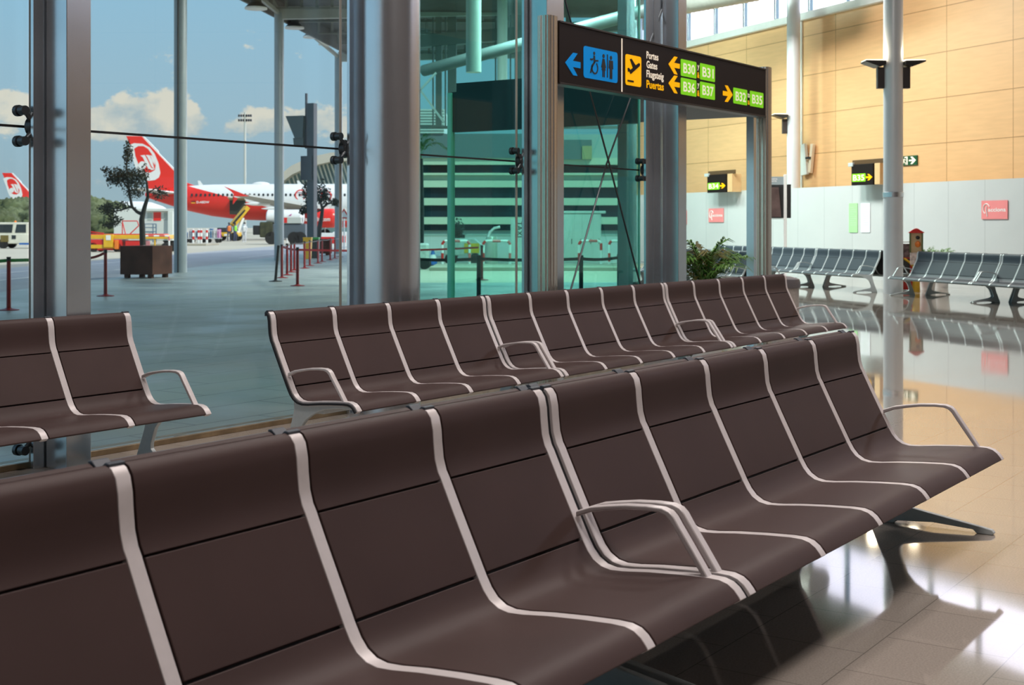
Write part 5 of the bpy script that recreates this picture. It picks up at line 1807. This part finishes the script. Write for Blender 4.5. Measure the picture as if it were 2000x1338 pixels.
def vdot(v):
    x = n.new('ShaderNodeVectorMath')
    x.operation = 'DOT_PRODUCT'
    x.inputs[1].default_value = v
    l.new(tc.outputs['Generated'], x.inputs[0])
    return x.outputs['Value']


def mth(op, a, b=None, c=None, clamp=False):
    x = n.new('ShaderNodeMath')
    x.operation = op
    x.use_clamp = clamp
    for i, q in enumerate((a, b, c)):
        if q is None:
            continue
        if isinstance(q, (int, float)):
            x.inputs[i].default_value = q
        else:
            l.new(q, x.inputs[i])
    return x.outputs[0]


fw = vdot((CT, ST, 0))
rt = vdot((ST, -CT, 0))
up = vdot((0, 0, 1))
fwc = mth('MAXIMUM', fw, 0.05)
az = mth('DIVIDE', rt, fwc)
el = mth('DIVIDE', up, fwc)
front = mth('GREATER_THAN', fw, 0.05)
ramp = n.new('ShaderNodeValToRGB')
r_ = ramp.color_ramp
r_.elements[0].position = 0.0
r_.elements[0].color = (0.38, 0.50, 0.56, 1)
r_.elements[1].position = 1.0
r_.elements[1].color = (0.17, 0.36, 0.62, 1)
for pos, c in ((0.03, (0.36, 0.49, 0.57)), (0.08, (0.37, 0.54, 0.66)), (0.16, (0.33, 0.56, 0.74)), (0.35, (0.28, 0.50, 0.74))):
    e_ = r_.elements.new(pos)
    e_.color = (*c, 1)
l.new(mth('MAXIMUM', up, 0.0), ramp.inputs['Fac'])
cv = n.new('ShaderNodeCombineXYZ')
l.new(az, cv.inputs[0])
l.new(mth('MULTIPLY', el, 1.5), cv.inputs[1])
ns = n.new('ShaderNodeTexNoise')
ns.inputs['Scale'].default_value = 34
ns.inputs['Detail'].default_value = 8
ns.inputs['Roughness'].default_value = 0.56
l.new(cv.outputs[0], ns.inputs['Vector'])


def blob(x, y, sx, sy, amp):
    a = mth('DIVIDE', mth('SUBTRACT', az, (x - 1000) / F), sx / F)
    b = mth('DIVIDE', mth('SUBTRACT', el, (YH - y) / F), sy / F)
    d2 = mth('ADD', mth('MULTIPLY', a, a), mth('MULTIPLY', b, b))
    return mth('MULTIPLY', mth('POWER', 2.718, mth('MULTIPLY', d2, -1.0)), amp)


den = None
for args in ((275, 220, 78, 46, 1.0), (205, 240, 60, 34, 0.7), (345, 232, 60, 38, 0.75), (20, 205, 55, 42, 0.95), (90, 240, 60, 30, 0.5), (505, 240, 60, 26, 0.62), (620, 235, 80, 34, 0.8), (430, 255, 90, 22, 0.35)):
    b_ = blob(*args)
    den = b_ if den is None else mth('ADD', den, b_)
cl = mth('ADD', den, mth('MULTIPLY', mth('SUBTRACT', ns.outputs['Fac'], 0.5), 2.6))
cmask = n.new('ShaderNodeMapRange')
cmask.interpolation_type = 'SMOOTHSTEP'
cmask.inputs['From Min'].default_value = 0.36
cmask.inputs['From Max'].default_value = 0.62
l.new(cl, cmask.inputs['Value'])
# overbright sky patch added to whiten the timber wall windows and light the hall
sky_boost = n.new('ShaderNodeMapRange')
sky_boost.interpolation_type = 'SMOOTHSTEP'
sky_boost.inputs['From Min'].default_value = 0.088
sky_boost.inputs['From Max'].default_value = 0.125
l.new(az, sky_boost.inputs['Value'])
cbr = n.new('ShaderNodeMapRange')
cbr.inputs['From Min'].default_value = (YH - 285) / F
cbr.inputs['From Max'].default_value = (YH - 190) / F
l.new(mth('ADD', el, mth('MULTIPLY', mth('SUBTRACT', ns.outputs['Fac'], 0.5), 0.14)), cbr.inputs['Value'])
cc = n.new('ShaderNodeMix')
cc.data_type = 'RGBA'
l.new(cbr.outputs[0], cc.inputs[0])
cc.inputs[6].default_value = (0.46, 0.54, 0.58, 1)
cc.inputs[7].default_value = (0.84, 0.76, 0.64, 1)
m1 = n.new('ShaderNodeMix')
m1.data_type = 'RGBA'
l.new(mth('MULTIPLY', mth('MULTIPLY', cmask.outputs[0], 0.88), front), m1.inputs[0])
l.new(ramp.outputs['Color'], m1.inputs[6])
l.new(cc.outputs[2], m1.inputs[7])
m2 = n.new('ShaderNodeMix')
m2.data_type = 'RGBA'
l.new(mth('MULTIPLY', sky_boost.outputs[0], front), m2.inputs[0])
l.new(m1.outputs[2], m2.inputs[6])
m2.inputs[7].default_value = (3.4, 3.4, 3.9, 1)
l.new(m2.outputs[2], bg.inputs['Color'])
bg.inputs['Strength'].default_value = 1.0

sun = bpy.data.lights.new('sun', 'SUN')
sun.energy = 3.3
sun.angle = R(0.6)
sun.color = (1.0, 0.94, 0.83)
so = bpy.data.objects.new('sun', sun)
COL.objects.link(so)
dirv = at(-0.62, 0.75, 0) + Vector((0, 0, -1.0))
so.rotation_euler = dirv.to_track_quat('-Z', 'Y').to_euler()


def ceiling_fill(x, y, e, size, col=(1.0, 0.90, 0.86)):  # unseen area lights added under the ceiling to brighten benches and timber wall
    a = bpy.data.lights.new('ceiling_fill', 'AREA')
    a.shape = 'RECTANGLE'
    a.size = size
    a.size_y = size
    a.energy = e
    a.color = col
    o = bpy.data.objects.new('ceiling_fill', a)
    COL.objects.link(o)
    o.location = (x, y, CZ - 0.25)


for x, y, e_ in ((1.5, -0.8, 420), (7, 0.0, 300), (5, 4.2, 190), (10, 4.2, 250), (15.5, 4.2, 280)):
    ceiling_fill(x, y, e_, 1.6)
for s_ in (-15, -9.5, -4.5):
    p = WB + WU * s_ - WN * 7.5
    q = at(p.x, p.y)
    ceiling_fill(q.x, q.y, 1950 if s_ < -10 else 1300, 2.2, (1.0, 0.95, 0.92))

S.view_settings.view_transform = 'Standard'
S.view_settings.look = 'None'
S.view_settings.exposure = 0.0
S.view_settings.gamma = 1.0
S.view_settings.use_curve_mapping = False
S.cycles.max_bounces = 10
S.cycles.transparent_max_bounces = 24
S.cycles.use_denoising = True
S.cycles.sample_clamp_indirect = 6
